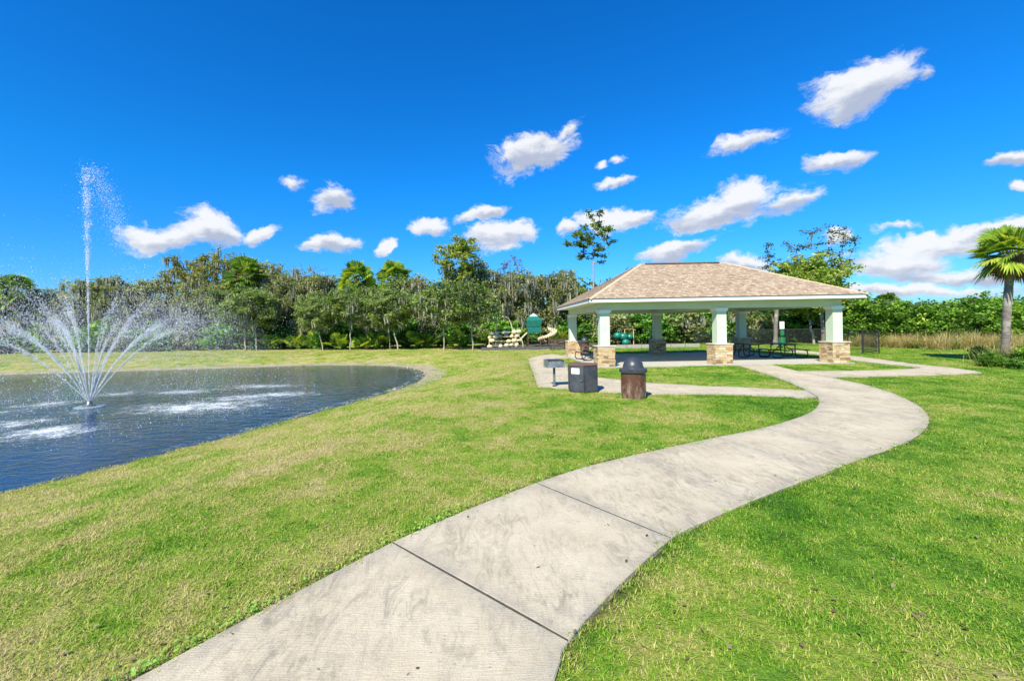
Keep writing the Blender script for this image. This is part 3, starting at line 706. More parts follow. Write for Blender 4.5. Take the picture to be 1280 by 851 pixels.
def course_roof():
    e = .05; X0, X1, Y0, Y1 = ex0 - e, ex1 + e, ey0 - e, ey1 + e; zb = fz + fh + .004; rz = 5.36
    run = (Y1 - Y0) / 2; rise = rz - zb; sl = math.hypot(run, rise); hipx = 4.0
    vs = []; fs = []; uv = []
    A = {'rl': (X0 + hipx, (Y0 + Y1) / 2, rz), 'rr': (X1 - hipx, (Y0 + Y1) / 2, rz)}
    nC = 34
    def strip(a0, a1, b0, b1):
        a0, a1, b0, b1 = map(Vector, (a0, a1, b0, b1))
        nrm = (a1 - a0).cross(b0 - a0).normalized()
        if nrm.z < 0: nrm = -nrm
        slope_len = (Vector(b0) + Vector(b1) - Vector(a0) - Vector(a1)).length / 2
        L0 = (a1 - a0).length
        for k in range(nC):
            t0, t1 = k / nC, (k + 1) / nC
            p0, p1 = a0.lerp(b0, t0), a1.lerp(b1, t0); q0, q1 = a0.lerp(b0, t1), a1.lerp(b1, t1)
            i = len(vs); up = nrm * .012
            vs.extend([p0 + up, p1 + up, q1 + nrm * .001, q0 + nrm * .001, p0, p1])
            ed = (a1 - a0).normalized()
            def U(p): return ((p - a0).dot(ed), k * .145 + .003), 
            fs.append((i, i + 1, i + 2, i + 3)); uv.append([((p0 - a0).dot(ed), k * .145 + .002), ((p1 - a0).dot(ed), k * .145 + .002), ((q1 - a0).dot(ed), (k + 1) * .145 - .002), ((q0 - a0).dot(ed), (k + 1) * .145 - .002)])
            fs.append((i + 4, i + 5, i + 1, i)); uv.append([(0, 0)] * 4)
    c0, c1, c2, c3 = (X0, Y0, zb), (X1, Y0, zb), (X1, Y1, zb), (X0, Y1, zb)
    strip(c0, c1, A['rl'], A['rr']); strip(c2, c3, A['rr'], A['rl']); strip(c3, c0, A['rl'], A['rl']); strip(c1, c2, A['rr'], A['rr'])
    i = len(vs); vs.extend([Vector((p[0], p[1], zb - .003)) for p in (c0, c1, c2, c3)]); fs.append((i + 3, i + 2, i + 1, i)); uv.append([(0, 0)] * 4)
    me = bpy.data.meshes.new('roof'); me.from_pydata([tuple(v) for v in vs], [], fs); ul = me.uv_layers.new(name='UVMap')
    k = 0
    for f in uv:
        for p in f: ul.data[k].uv = p; k += 1
    me.materials.append(rm); ro = obj('roof', me, pav)
    # hip and ridge caps
    hipm = simple('hip_shingle', (.56, .43, .29), (.44, .33, .22), rough=.9, scale=9)
    for a_, b_ in ((c0, 'rl'), (c3, 'rl'), (c1, 'rr'), (c2, 'rr')):
        hc = MB()
        a_ = Vector(a_); b_ = Vector(A[b_]); n_ = 40
        for k in range(n_):
            p = a_.lerp(b_, k / n_); q = a_.lerp(b_, (k + 1.15) / n_); d = (q - p).normalized(); sd_ = d.cross(Vector((0, 0, 1))).normalized() * .12
            up = Vector((0, 0, .03)); dn = Vector((0, 0, -.028))
            hc.add([p + up, p + sd_ + dn, q + sd_ + dn, q + up * .6, p - sd_ + dn, q - sd_ + dn], [(0, 1, 2, 3), (4, 0, 3, 5)])
        hc.build('hip_cap', hipm, ro)
    rl, rr = A['rl'], A['rr']
    MB().add([(rl[0] + .3, rl[1] - .18, rz - .02), (rr[0] - .3, rl[1] - .18, rz - .02), (rr[0] - .3, rl[1] - .16, rz + .02), (rl[0] + .3, rl[1] - .16, rz + .02), (rl[0] + .3, rl[1], rz + .065), (rr[0] - .3, rl[1], rz + .065),
              (rl[0] + .3, rl[1] + .18, rz - .02), (rr[0] - .3, rl[1] + .18, rz - .02)], [(0, 1, 2, 3), (3, 2, 5, 4), (4, 5, 7, 6), (0, 3, 4, 6), (1, 7, 5, 2)]).build('ridge_vent', simple('vent_brown', (.15, .11, .085), rough=.7), ro)
course_roof()
bpy.data.curves.remove(FONT)

# ------------------------------------------------------------------ site furniture
blackm = simple('black_coated_steel', (.018, .019, .02), (.03, .03, .03), rough=.42, scale=12)
brown = simple('brown_plastic', (.085, .042, .028), (.13, .075, .055), rough=.5, scale=5, bump=.2, detail=8)
dome_m = simple('dark_dome_plastic', (.032, .036, .046), (.05, .055, .065), rough=.38, scale=4)
def trash_can(x, y, label, group='domed trash cans'):
    tcn = empty('trash_can', (x, y, terz(x, y)), 0, label, 'trash can', group)
    m, t, b, o = new_mat('scuffed_brown'); g_ = t.new('ShaderNodeTexCoord').outputs['Object']
    sp = t.new('ShaderNodeSeparateXYZ'); t.link(g_, sp.inputs[0])
    low = t.mapr(sp.outputs[2], .55, .0)
    f = t.math('ADD', t.noise(t.mapping(g_, scale=(1, 1, .5)), 7, 7, .75), t.math('MULTIPLY', low, .14))
    t.put(b.inputs['Base Color'], t.mix(t.mapr(f, .55, .72, 0, .75), (.095, .04, .024, 1), (.30, .24, .19, 1))); b.inputs['Roughness'].default_value = .42
    body = MB().lathe([(.285, 0), (.30, .012), (.312, .3), (.318, .66), (.318, .70)], 40)
    bo = body.build('body', m, tcn, smooth=True)
    ribs = MB()
    for i in range(20):
        a_ = 2 * math.pi * i / 20; ribs.box(-.011, .011, .310, .3235, .06, .655, .5, Matrix.Rotation(a_, 4, 'Z'))
    ribs.build('rib', m, bo, bevel=.003)
    MB().lathe([(.345, .70), (.362, .705), (.365, .785), (.352, .80), (.28, .815), (.27, .83)], 40).build('rim', dome_m, tcn, smooth=True)
    pr = [(.27 * math.cos(q), .815 + .30 * math.sin(q)) for q in np.linspace(0, math.pi / 2 - .05, 12)]
    d_ = MB().lathe(pr, 40).build('dome_lid', dome_m, tcn, smooth=True)
    fl = MB(); 
    fl.add([(-.12, -.262, .84), (.12, -.262, .84), (.11, -.235, .97), (-.11, -.235, .97), (-.12, -.20, .84), (.12, -.20, .84), (.11, -.17, .97), (-.11, -.17, .97)],
           [(0, 1, 2, 3), (4, 7, 6, 5), (0, 4, 5, 1), (3, 2, 6, 7), (0, 3, 7, 4), (1, 5, 6, 2)])
    fo_ = fl.build('flap', simple('flap_plastic', (.028, .031, .04), rough=.42), d_); fo_.rotation_euler = (0, 0, R(75))
    return tcn
x_, y_ = gw(792, 497); trash_can(x_, y_ , 'brown domed trash can on the lawn in front of the pavilion')
trash_can(7.15, 31.5, 'small distant domed trash can beyond the pavilion, between its two leftmost columns')

# hexagonal hot coal bin
x_, y_ = gw(729, 489)
cb = empty('coal_bin', (x_, y_ + .05, .0), R(0), 'six sided dark grey metal coal bin with white label beside the grill', 'coal bin')
steel = simple('weathered_dark_steel', (.055, .06, .075), (.10, .105, .12), rough=.5, metal=.35, scale=3)
Rb = .475
hexp = [(Rb * math.cos(R(22 + 60 * i)), Rb * math.sin(R(22 + 60 * i))) for i in range(6)]
MB().prism(hexp, .03, .80).build('body', steel, cb, bevel=.008)
hexs = lambda k: [(px_ * k, py_ * k) for px_, py_ in hexp]
MB().prism(hexs(.96), 0, .03).build('base', blackm, cb)
rust = simple('rusty_lid', (.17, .085, .055), (.10, .06, .045), rough=.75, scale=6, bump=.3)
lid = MB(); lid.prism(hexs(1.035), .80, .83); lid.build('lid', rust, cb, bevel=.006)
# seams along each corner
for (hx, hy) in hexp: MB().tube([(hx * 1.004, hy * 1.004, .04), (hx * 1.004, hy * 1.004, .795)], .009, 6).build('corner_seam', blackm, cb)
v0, v1 = Vector((*hexp[3], 0)), Vector((*hexp[4], 0))   # the face towards the camera-left
fm_ = (v0 + v1) / 2; nn = fm_.normalized(); tx = (v1 - v0).normalized()
Mf = Matrix(((tx.x, -nn.x, 0, fm_.x), (tx.y, -nn.y, 0, fm_.y), (0, 0, 1, 0), (0, 0, 0, 1)))
MB().box(-.16, .10, -.006, -.0025, .56, .73, .5, Mf).build('white_sticker', simple('sticker_white', (.78, .78, .76), (.7, .7, .68), rough=.5, scale=8), cb)
lb = MB()
MB().tube([Mf @ Vector((.13, -.01, .38)), Mf @ Vector((.13, -.045, .38)), Mf @ Vector((.20, -.045, .38)), Mf @ Vector((.20, -.01, .38))], .009, 6).build('handle', simple('bare_steel', (.5, .5, .5), rough=.3, metal=.9), cb)

# pedestal grill
x_, y_ = gw(693, 483)
gr = empty('park_grill', (x_, y_, .02), R(8), 'small grey steel charcoal grill on a single post at the walk corner', 'grill')
gal = simple('galvanised_steel', (.42, .44, .46), (.20, .22, .25), rough=.45, metal=.6, scale=5)
MB().tube([(0, 0, 0), (0, 0, .62)], .042, 12).build('post', simple('grill_post_paint', (.09, .11, .12), (.20, .21, .21), rough=.5, scale=9), gr, smooth=True)
MB().lathe([(.07, 0), (.07, .012)], 16).build('base_plate', blackm, gr)
fbx = MB(); fbx.box(-.29, .29, -.24, .24, .62, .632); fbx.box(-.29, .29, .228, .24, .632, .88); fbx.box(-.29, -.278, -.24, .228, .632, .86); fbx.box(.278, .29, -.24, .228, .632, .86); fbx.box(-.278, .278, -.24, -.232, .632, .80)
fbx.build('firebox', gal, gr, bevel=.003)
gg = MB()
for i in range(15): gg.tube([(-.26 + i * .037, -.235, .845), (-.26 + i * .037, .2, .845)], .006, 5)
gg.tube([(-.27, -.235, .845), (.27, -.235, .845)], .008, 6); gg.tube([(-.27, .2, .845), (.27, .2, .845)], .008, 6)
for s_ in (-1, 1): gg.tube([(s_ * .2, -.235, .845), (s_ * .2, -.33, .85)], .008, 6)
gg.build('grate', blackm, gr)

# picnic tables
def picnic_table(x, y, rz, label, topm, scale=1.0):
    tb = empty('picnic_table', (x, y, .04), rz, label, 'picnic table', 'picnic tables under the pavilion')
    MB().box(-.92, .92, -.36, .36, .73, .765).build('tabletop', topm, tb, bevel=.012)
    for s_ in (-1, 1):
        MB().box(-.92, .92, s_ * .74 - .13, s_ * .74 + .13, .43, .46).build('bench_seat', topm, tb, bevel=.01)
    for sx in (-.62, .62):
        f_ = MB()
        for s_ in (-1, 1):
            pts = [(sx, s_ * .26, .73), (sx, s_ * .26, .30), (sx, s_ * .29, .12), (sx, s_ * .38, .035), (sx, s_ * .62, .03), (sx, s_ * .82, .05), (sx, s_ * .90, .14), (sx, s_ * .90, .30), (sx, s_ * .86, .40), (sx, s_ * .74, .43)]
            P_ = np.array([(p[1], p[2]) for p in pts]); P_ = chaikin(P_, 2, False)
            f_.tube([(sx, p[0], p[1]) for p in P_], .028, 8)
        f_.tube([(sx, -.26, .40), (sx, .26, .40)], .024, 8); f_.tube([(sx, -.3, .71), (sx, .3, .71)], .024, 8)
        f_.build('frame', blackm, tb, smooth=True)
    br_ = MB(); br_.tube([(-.62, 0, .40), (.62, 0, .40)], .022, 8); br_.tube([(-.62, 0, .40), (-.2, 0, .72)], .018, 6); br_.tube([(.62, 0, .40), (.2, 0, .72)], .018, 6)
    br_.build('brace', blackm, tb, smooth=True)
    return tb
btop = simple('dark_perforated_top', (.03, .03, .032), (.05, .05, .05), rough=.45, scale=20)
brtop = simple('brown_top', (.16, .10, .075), (.11, .07, .055), rough=.55, scale=10)
picnic_table(5.95, 23.9, R(96), 'brown topped picnic table with black curved frame between the two left columns', brtop)
picnic_table(16.1, 23.2, R(86), 'black picnic table nearest the right end of the pavilion', btop)
picnic_table(14.55, 23.9, R(94), 'black picnic table left of its twin at the pavilion right end', btop)

# dog waste station
x_ = atx(977, 32)
dw = empty('waste_bag_station', (x_, 32.0, 0), R(-8), 'green pet waste station with white sign behind the pavilion tables', 'waste station')
grn = simple('green_paint', (.02, .16, .06), (.018, .12, .05), rough=.4)
MB().tube([(0, 0, 0), (0, 0, 2.0)], .035, 8).build('post', grn, dw)
MB().lathe([(.19, .12), (.22, .2), (.24, .75), (.235, .8)], 20).build('bin', grn, dw, smooth=True)
MB().box(-.13, .13, -.09, -.04, .95, 1.35).build('bag_dispenser', grn, dw, bevel=.02)
MB().box(-.16, .16, -.055, -.04, 1.45, 2.0).build('sign', white, dw)

# fence behind the pavilion
fence_pts = [(23.3, 25.3), (24.6, 29.0), (26.6, 33.4), (22.6, 36.3), (18.9, 38.8)]
fc = empty('chain_link_fence', (23.3, 25.3, 0), 0, 'black chain link fence with end posts right of and behind the pavilion', 'fence')
wm2, t, b, o = new_mat('chain_link_mesh'); 
b.inputs['Base Color'].default_value = (.02, .02, .02, 1); b.inputs['Roughness'].default_value = .5
FH = 1.35
for i in range(len(fence_pts) - 1):
    a_ = Vector((*fence_pts[i], 0)) - fc.location; b_ = Vector((*fence_pts[i + 1], 0)) - fc.location
    L = (b_ - a_).length; n_ = max(1, round(L / 2.4)); d = (b_ - a_) / n_
    MB().tube([a_ + Vector((0, 0, FH)), b_ + Vector((0, 0, FH))], .025, 8).build('top_rail', blackm, fc)
    MB().tube([a_ + Vector((0, 0, .12)), b_ + Vector((0, 0, .12))], .014, 6).build('bottom_rail', blackm, fc)
    for k in range(n_ + (1 if i == len(fence_pts) - 2 else 0)):
        p = a_ + d * k; MB().tube([p - Vector((0, 0, .05)), p + Vector((0, 0, FH + .04))], .035, 8).build('fence_post', blackm, fc)
    wr_ = MB(); st_ = .11; m_ = int(L / st_); u = d.normalized()
    for k in range(-int(FH / st_), m_ + 1):
        for sgn in (1, -1):
            s0 = k * st_; s1 = s0 + FH
            z0, z1 = (0.1, FH) if sgn == 1 else (FH, 0.1)
            a0 = max(0, s0); a1 = min(L, s1)
            if a1 <= a0: continue
            f0 = (a0 - s0) / FH; f1 = (a1 - s0) / FH
            wr_.tube([a_ + u * a0 + Vector((0, 0, z0 + (z1 - z0) * f0)), a_ + u * a1 + Vector((0, 0, z0 + (z1 - z0) * f1))], .0035, 3)
    wr_.build('wire_mesh', wm2, fc)
# gate panel at the near end
gp = empty('fence_gate', (22.55, 25.55, 0), 0, 'narrow black mesh gate panel standing at the near end of the fence', 'gate')
gpd = MB(); gpd.tube([(0, 0, -.05), (0, 0, 1.38)], .04, 8); gpd.build('gate_post', blackm, gp)
q = Vector((.62, -.22, 0)); MB().tube([(0.05, 0, .1), (0.05, 0, 1.25), q + Vector((0, 0, 1.25)), q + Vector((0, 0, .1))], .022, 6, closed=True).build('gate_frame', blackm, gp)
gw_ = MB()
for k in range(14):
    f0 = .05 / .66 + k / 14 * .92; gw_.tube([q * f0 + Vector((0, 0, .1)), q * f0 + Vector((0, 0, 1.25))], .006, 4)
for k in range(22): gw_.tube([q * .08 + Vector((0, 0, .12 + k * .05)), q * .98 + Vector((0, 0, .12 + k * .05))], .005, 4)
gw_.build('wire_mesh', wm2, gp)

# ------------------------------------------------------------------ playground
beige = simple('beige_plastic', (.62, .53, .34), (.55, .46, .29), rough=.45, scale=3)
teal = simple('teal_plastic', (.010, .15, .115), (.010, .11, .09), rough=.4, scale=3)
tealw = simple('pale_teal_cap', (.45, .72, .68), (.35, .62, .58), rough=.5, scale=3)
dkbrown = simple('brown_steel', (.10, .06, .045), (.07, .045, .035), rough=.5)
PYY = 39.5
pt = empty('play_tower', (atx(668, PYY), PYY, .05), R(0), 'playground tower with teal canopy, beige spiral slide and slanted climber', 'play structure')
for sx in (-.75, .55):
    for sy in (-.6, .6): MB().tube([(sx, sy, 0), (sx, sy, 2.9)], .055, 10).build('tower_post', dkbrown, pt)
MB().box(-.8, .6, -.65, .65, 1.45, 1.53).build('deck', teal, pt)
rl_ = MB(); rl_.box(-.8, .6, -.66, -.62, 1.55, 2.25); rl_.box(-.8, .6, .62, .66, 1.55, 2.25); rl_.box(-.82, -.78, -.6, .6, 1.9, 2.25)
rl_.build('guard_panel', teal, pt)
cn = MB(); cn.add([(-.95, -.8, 2.75), (.75, -.8, 2.75), (.75, .8, 2.75), (-.95, .8, 2.75), (-.55, -.4, 3.15), (.35, -.4, 3.15), (.35, .4, 3.15), (-.55, .4, 3.15), (-.8, -.7, 2.1), (.6, -.7, 2.1), (.6, .7, 2.1), (-.8, .7, 2.1)],
                  [(0, 1, 5, 4), (1, 2, 6, 5), (2, 3, 7, 6), (3, 0, 4, 7), (8, 9, 1, 0), (10, 11, 3, 2), (9, 10, 2, 1)]); cn.build('canopy', teal, pt)
cn = MB(); cn.add([(-.55, -.4, 3.153), (.35, -.4, 3.153), (.35, .4, 3.153), (-.55, .4, 3.153), (-.1, 0, 3.5)], [(0, 1, 4), (1, 2, 4), (2, 3, 4), (3, 0, 4), (3, 2, 1, 0)]); cn.build('canopy_cap', tealw, pt)
cl = MB()
for sy in (-.35, .35): cl.tube([(-.8, sy, 1.5), (-2.3, sy, .05)], .05, 8)
for k in range(8): q = .08 + k * .12; cl.box(-.8 - 1.5 * q - .07, -.8 - 1.5 * q + .07, -.33, .33, 1.5 - 1.45 * q, 1.55 - 1.45 * q)
cl.build('climber', beige, pt)
sl = MB(); P_ = []
for k in range(26):
    q = k / 25; a_ = R(80) - q * R(330); rr_ = .72
    P_.append((.6 + .75 + rr_ * math.cos(a_) , -.1 + rr_ * math.sin(a_), 1.75 - 1.45 * q))
P_.append((P_[-1][0] - .3, P_[-1][1] - .55, .24))
for k in range(len(P_) - 1):
    p, q = Vector(P_[k]), Vector(P_[k + 1]); d = (q - p); side_ = d.cross(Vector((0, 0, 1))).normalized()
    prof = [(-.32, .30), (-.30, .05), (-.15, -.04), (.15, -.04), (.30, .05), (.32, .30)]
    vs_ = [p + side_ * a_ + Vector((0, 0, z_)) for a_, z_ in prof] + [q + side_ * a_ + Vector((0, 0, z_)) for a_, z_ in prof]
    sl.add(vs_, [(i, i + 1, i + 7, i + 6) for i in range(5)])
so = sl.build('spiral_slide', beige, pt, smooth=True)
sod = so.modifiers.new('thick', 'SOLIDIFY'); sod.thickness = .035
MB().tube([(1.35, -.1, 0), (1.35, -.1, 2.0)], .06, 10).build('slide_post', dkbrown, pt)

cbx = atx(630, PYY - .4)
cbx = atx(630, 37.4); bc = empty('pod_climber', (cbx, 37.4, .05), R(0), 'beige climbing frame with rounded pods and tall arch at playground left end', 'climbing frame')
ar = MB()
ar.tube([(.75 * math.cos(a_), 0, 1.35 + 1.5 * math.sin(a_)) for a_ in np.linspace(0, math.pi, 18)], .045, 8)
ar.tube([(-.75, 0, 0), (-.75, 0, 1.35)], .045, 8); ar.tube([(.75, 0, 0), (.75, 0, 1.35)], .045, 8)
ar.tube([(.6, -.5, 1.3), (1.15, -.5, 1.2), (1.5, -.5, .8), (1.6, -.5, .4), (1.6, -.5, 0)], .04, 8)
for sy in (-.6, .6):
    ar.tube([(-1.35, sy, 0), (-1.3, sy, 1.5)], .04, 8); ar.tube([(1.0, sy, 0), (1.0, sy, 1.5)], .04, 8)
ar.build('arch_frame', beige, bc, smooth=True)
pr_ = random.Random(4)
for row, z_ in enumerate((.30, .68, 1.06, 1.44)):
    for k in range(6):
        x0 = -1.25 + k * .47 + (.2 if row % 2 else 0) + pr_.uniform(-.06, .06); y0 = pr_.choice((-.6, -.6, -.5, .5))
        rx_, rz_ = pr_.uniform(.19, .28), pr_.uniform(.14, .20)
        zj = pr_.uniform(-.07, .07); mbp = MB(); n_ = 10; vs_ = [];  fs_ = []
        prf = [(0.02, -1), (.5, -.87), (.87, -.5), (1, 0), (.87, .5), (.5, .87), (.02, 1)]
        mbp.lathe([(a_, b_) for a_, b_ in prf], 12)
        mbp.v = [(x0 + v[0] * rx_, y0 + v[1] * .16, z_ + zj + v[2] * rz_ + v[0] * pr_.uniform(-.002, .002)) for v in mbp.v]
        mbp.build('climbing_pod', beige, bc, smooth=True)
nt = MB()
for z_ in (.3, .68, 1.06, 1.44): nt.tube([(-1.35, -.55, z_), (1.1, -.55, z_)], .02, 6); nt.tube([(-1.35, .55, z_), (1.1, .55, z_)], .02, 6)
nt.build('cross_rail', beige, bc)

YB2 = 38.8; xb = atx(783, YB2)
b2 = empty('tunnel_climber', (xb, YB2, .05), R(0), 'turquoise barrel tunnel play piece with yellow frame seen between left pavilion columns', 'play structure')
turq = simple('turquoise_plastic', (.01, .19, .125), (.01, .14, .10), rough=.35)
def ball(cx, cy, cz, r_, nm, mat_):
    m_ = MB(); m_.lathe([(r_ * math.sin(q), -r_ * math.cos(q)) for q in np.linspace(.08, math.pi - .08, 12)], 18)
    m_.v = [(cx + v[2] * 1.15, cy + v[1], cz + v[0]) for v in m_.v]; m_.build(nm, mat_, b2, smooth=True)
ball(-.95, 0, 1.1, .38, 'tunnel_barrel', turq); ball(-.35, 0, 1.0, .40, 'tunnel_barrel', turq); ball(-.2, -.35, .38, .36, 'tunnel_barrel', turq); ball(.4, .1, .95, .30, 'tunnel_barrel', turq)
yel = simple('yellow_steel', (.62, .52, .24), (.5, .42, .2), rough=.4)
MB().tube([(-.1, .3, 0), (-.1, .3, 1.75), (.85, .3, 1.75), (.85, .3, 0)], .045, 8).build('yellow_frame', yel, b2)
MB().tube([(-.95, 0, 0), (-.95, 0, .8)], .05, 8).build('leg', dkbrown, b2)
MB().tube([(.4, .1, 0), (.4, .1, .75)], .05, 8).build('leg', dkbrown, b2)

# playground edging
pb = empty('playground_edging', (0, 36.1, 0), 0, 'low dark segmented edging along the front of the playground mulch', 'edging')
dk = simple('dark_edging_plastic', (.06, .06, .065), (.09, .09, .09), rough=.7)
lt = simple('pale_edging_plastic', (.33, .31, .29), (.25, .24, .22), rough=.8)
for k in range(15):
    x0 = -.6 + k * 1.24
    MB().box(x0, x0 + 1.2, -.1, .04, -.05, .26).build('edging_block', dk if k < 6 else lt, pb, bevel=.02)

pt.scale = (.88, .88, .9); b2.scale = (.85, .85, .85)
# bench by the playground
bx_, by_ = atx(697, 34.6), 34.6
bn = empty('park_bench', (bx_, by_, terz(bx_, by_)), R(4), 'dark slatted bench standing left of the pavilion by the playground', 'bench')
sl_ = MB()
for k in range(4): sl_.box(-.75, .75, -.22 + k * .11, -.13 + k * .11, .43, .46)
sl_.build('seat', dkbrown, bn); bk = MB()
for k in range(3): bk.box(-.75, .75, .25, .28, .55 + k * .13, .64 + k * .13)
bk.build('backrest', dkbrown, bn)
for sx in (-.6, .6):
    MB().tube([(sx, -.2, 0), (sx, -.2, .43)], .025, 6).tube([(sx, .24, 0), (sx, .27, .92)], .025, 6).tube([(sx, -.2, .41), (sx, .25, .41)], .02, 6).build('leg', blackm, bn)

# ------------------------------------------------------------------ fountain
FX, FY = gw(112, 508, ZW)
ft = empty('pond_fountain', (FX, FY, ZW), 0, 'floating pond fountain with tall centre jet and ring of spraying side jets', 'fountain')
MB().lathe([(.24, -.12), (.42, -.10), (.46, -.02), (.43, .008), (.27, .012), (.24, .008)], 40).build('float_ring', simple('float_plastic', (.22, .27, .28), (.32, .36, .36), rough=.5), ft, smooth=True)
MB().lathe([(.22, -.1), (.20, .03), (.09, .10), (.05, .20), (.04, .20)], 24).build('nozzle', simple('nozzle_metal', (.25, .27, .28), rough=.35, metal=.7), ft, smooth=True)
dm, t, b, o = new_mat('water_drops')
b.inputs['Base Color'].default_value = (.93, .96, 1.0, 1); b.inputs['Roughness'].default_value = .25; b.inputs['Specular IOR Level'].default_value = .6
tl = t.new('ShaderNodeBsdfTranslucent'); tl.inputs[0].default_value = (.93, .96, 1, 1)
tp = t.new('ShaderNodeBsdfTransparent')
m1 = t.new('ShaderNodeMixShader'); m1.inputs[0].default_value = .4; t.link(b.outputs[0], m1.inputs[1]); t.link(tl.outputs[0], m1.inputs[2])
m2 = t.new('ShaderNodeMixShader'); m2.inputs[0].default_value = .5; t.link(m1.outputs[0], m2.inputs[1]); t.link(tp.outputs[0], m2.inputs[2]); t.link(m2.outputs[0], o.inputs[0])
OCT = np.array([(1, 0, 0), (-1, 0, 0), (0, 1, 0), (0, -1, 0), (0, 0, 1), (0, 0, -1)], float)
OF = np.array([(0, 2, 4), (2, 1, 4), (1, 3, 4), (3, 0, 4), (2, 0, 5), (1, 2, 5), (3, 1, 5), (0, 3, 5)])
def drops(name, P, r_, D_=None, stretch=1.0, parent=ft, mat_=dm):
    P = np.asarray(P); k = len(P); r_ = np.broadcast_to(r_, (k,))
    ok = P[:, 2] > 0.0; P = P[ok]; r_ = r_[ok]; k = len(P)
    S = OCT[None] * r_[:, None, None]
    if D_ is not None:
        D_ = D_[ok]; proj = (S * D_[:, None, :]).sum(-1, keepdims=True); S = S + D_[:, None, :] * proj * (stretch - 1)
    V_ = (P[:, None, :] + S).reshape(-1, 3); F_ = (OF[None] + np.arange(k)[:, None, None] * 6).reshape(-1, 3)
    return obj(name, np_mesh(name, V_, F_, mat_), parent)
G = 9.81
gf = np.random.default_rng(5); WIND = np.array([.42, .12, 0])
def jet(name, az, R_, h_, n_st, n_fall, r0=.011):
    tan_ = 4 * h_ / R_; th = math.atan(tan_); v = math.sqrt(2 * G * h_) / math.sin(th); T = 2 * v * math.sin(th) / G
    tt = gf.beta(1.0, 1.35, n_st) * T * .72
    pul = .5 + .5 * np.sin(tt * 26 + gf.normal(0, .8, n_st) + az * 3); keep_ = gf.random(n_st) < .35 + .65 * pul; tt = tt[keep_]
    vj = gf.normal(0, .012 + .045 * np.clip(tt / T, 0, 1), len(tt)) + 1; s_ = v * vj
    r_ = .055 + s_ * math.cos(th) * tt; z_ = .2 + s_ * math.sin(th) * tt - .5 * G * tt ** 2
    P = np.stack([r_ * math.cos(az), r_ * math.sin(az), z_], 1); spread = .004 + .16 * (tt / T) ** 1.3
    P += gf.normal(0, 1, P.shape) * spread[:, None] + WIND * (tt ** 2)[:, None] * .45
    Dv = np.stack([np.full(len(tt), math.cos(th) * math.cos(az)) * v, np.full(len(tt), math.cos(th) * math.sin(az)) * v, v * math.sin(th) - G * tt], 1)
    Dv /= np.linalg.norm(Dv, axis=1)[:, None]
    r1 = r0 * gf.lognormal(0, .4, len(tt)) * (1.25 - .55 * tt / T)
    t2 = gf.uniform(.35, 1.0, n_fall) * T; vj = gf.normal(.97, .09, n_fall); s_ = v * vj
    r_ = s_ * math.cos(th) * t2 * .95; z_ = .2 + s_ * math.sin(th) * t2 - .5 * G * t2 ** 2
    Q = np.stack([r_ * math.cos(az), r_ * math.sin(az), z_], 1) + gf.normal(0, .24, (n_fall, 3)) + WIND * (t2 ** 2)[:, None] * .9
    Dq = np.stack([np.full(n_fall, math.cos(az)), np.full(n_fall, math.sin(az)), -2.5 * t2], 1); Dq /= np.linalg.norm(Dq, axis=1)[:, None]
    drops(name, np.concatenate([P, Q]), np.concatenate([r1, .0065 * gf.lognormal(0, .35, n_fall)]), np.concatenate([Dv, Dq]), 2.2)
for k in range(10): jet('side_jet', R(8 + 36 * k), 6.2 + .5 * math.sin(k * 2.3), 2.75 + .2 * math.cos(k * 1.7), 3000, 1500, .0066)
for k in range(8): jet('inner_jet', R(24 + 45 * k), 3.8 + .4 * math.sin(k * 1.9), 3.5 + .35 * math.sin(k * 2.9), 1600, 1300, .0060)
# tall centre jet
n_ = 7000; zt = 8.35; u = gf.random(n_); z_ = zt * u ** .82
sp_ = .010 + .085 * np.clip((z_ / zt - .25) / .75, 0, 1) ** 1.6
lump = .5 + .5 * np.sin(z_ * 9 + np.sin(z_ * 3.1) * 2); kp = gf.random(n_) < .25 + .75 * lump; z_ = z_[kp]; sp_ = sp_[kp]; n_ = len(z_)
P = np.stack([gf.normal(0, 1, n_) * sp_ + .004 * z_ ** 1.2, gf.normal(0, 1, n_) * sp_, z_ + .2], 1)
r_ = .0088 * gf.lognormal(0, .45, n_)
n2_ = 3000; tq = gf.random(n2_) ** .7; drop_ = 2.9 * tq ** 1.7
Q = np.stack([.10 + 1.15 * tq + gf.normal(0, .11 + .14 * tq), .1 * tq + gf.normal(0, .2, n2_), zt + .15 - drop_ + gf.normal(0, .2, n2_)], 1)
n3_ = 1500; Q3 = np.stack([gf.normal(.35, .55, n3_), gf.normal(0, .4, n3_), gf.uniform(2.0, zt - .5, n3_)], 1)
drops('centre_jet', np.concatenate([P, Q, Q3]), np.concatenate([r_, .0068 * gf.lognormal(0, .45, n2_), .005 * gf.lognormal(0, .35, n3_)]))
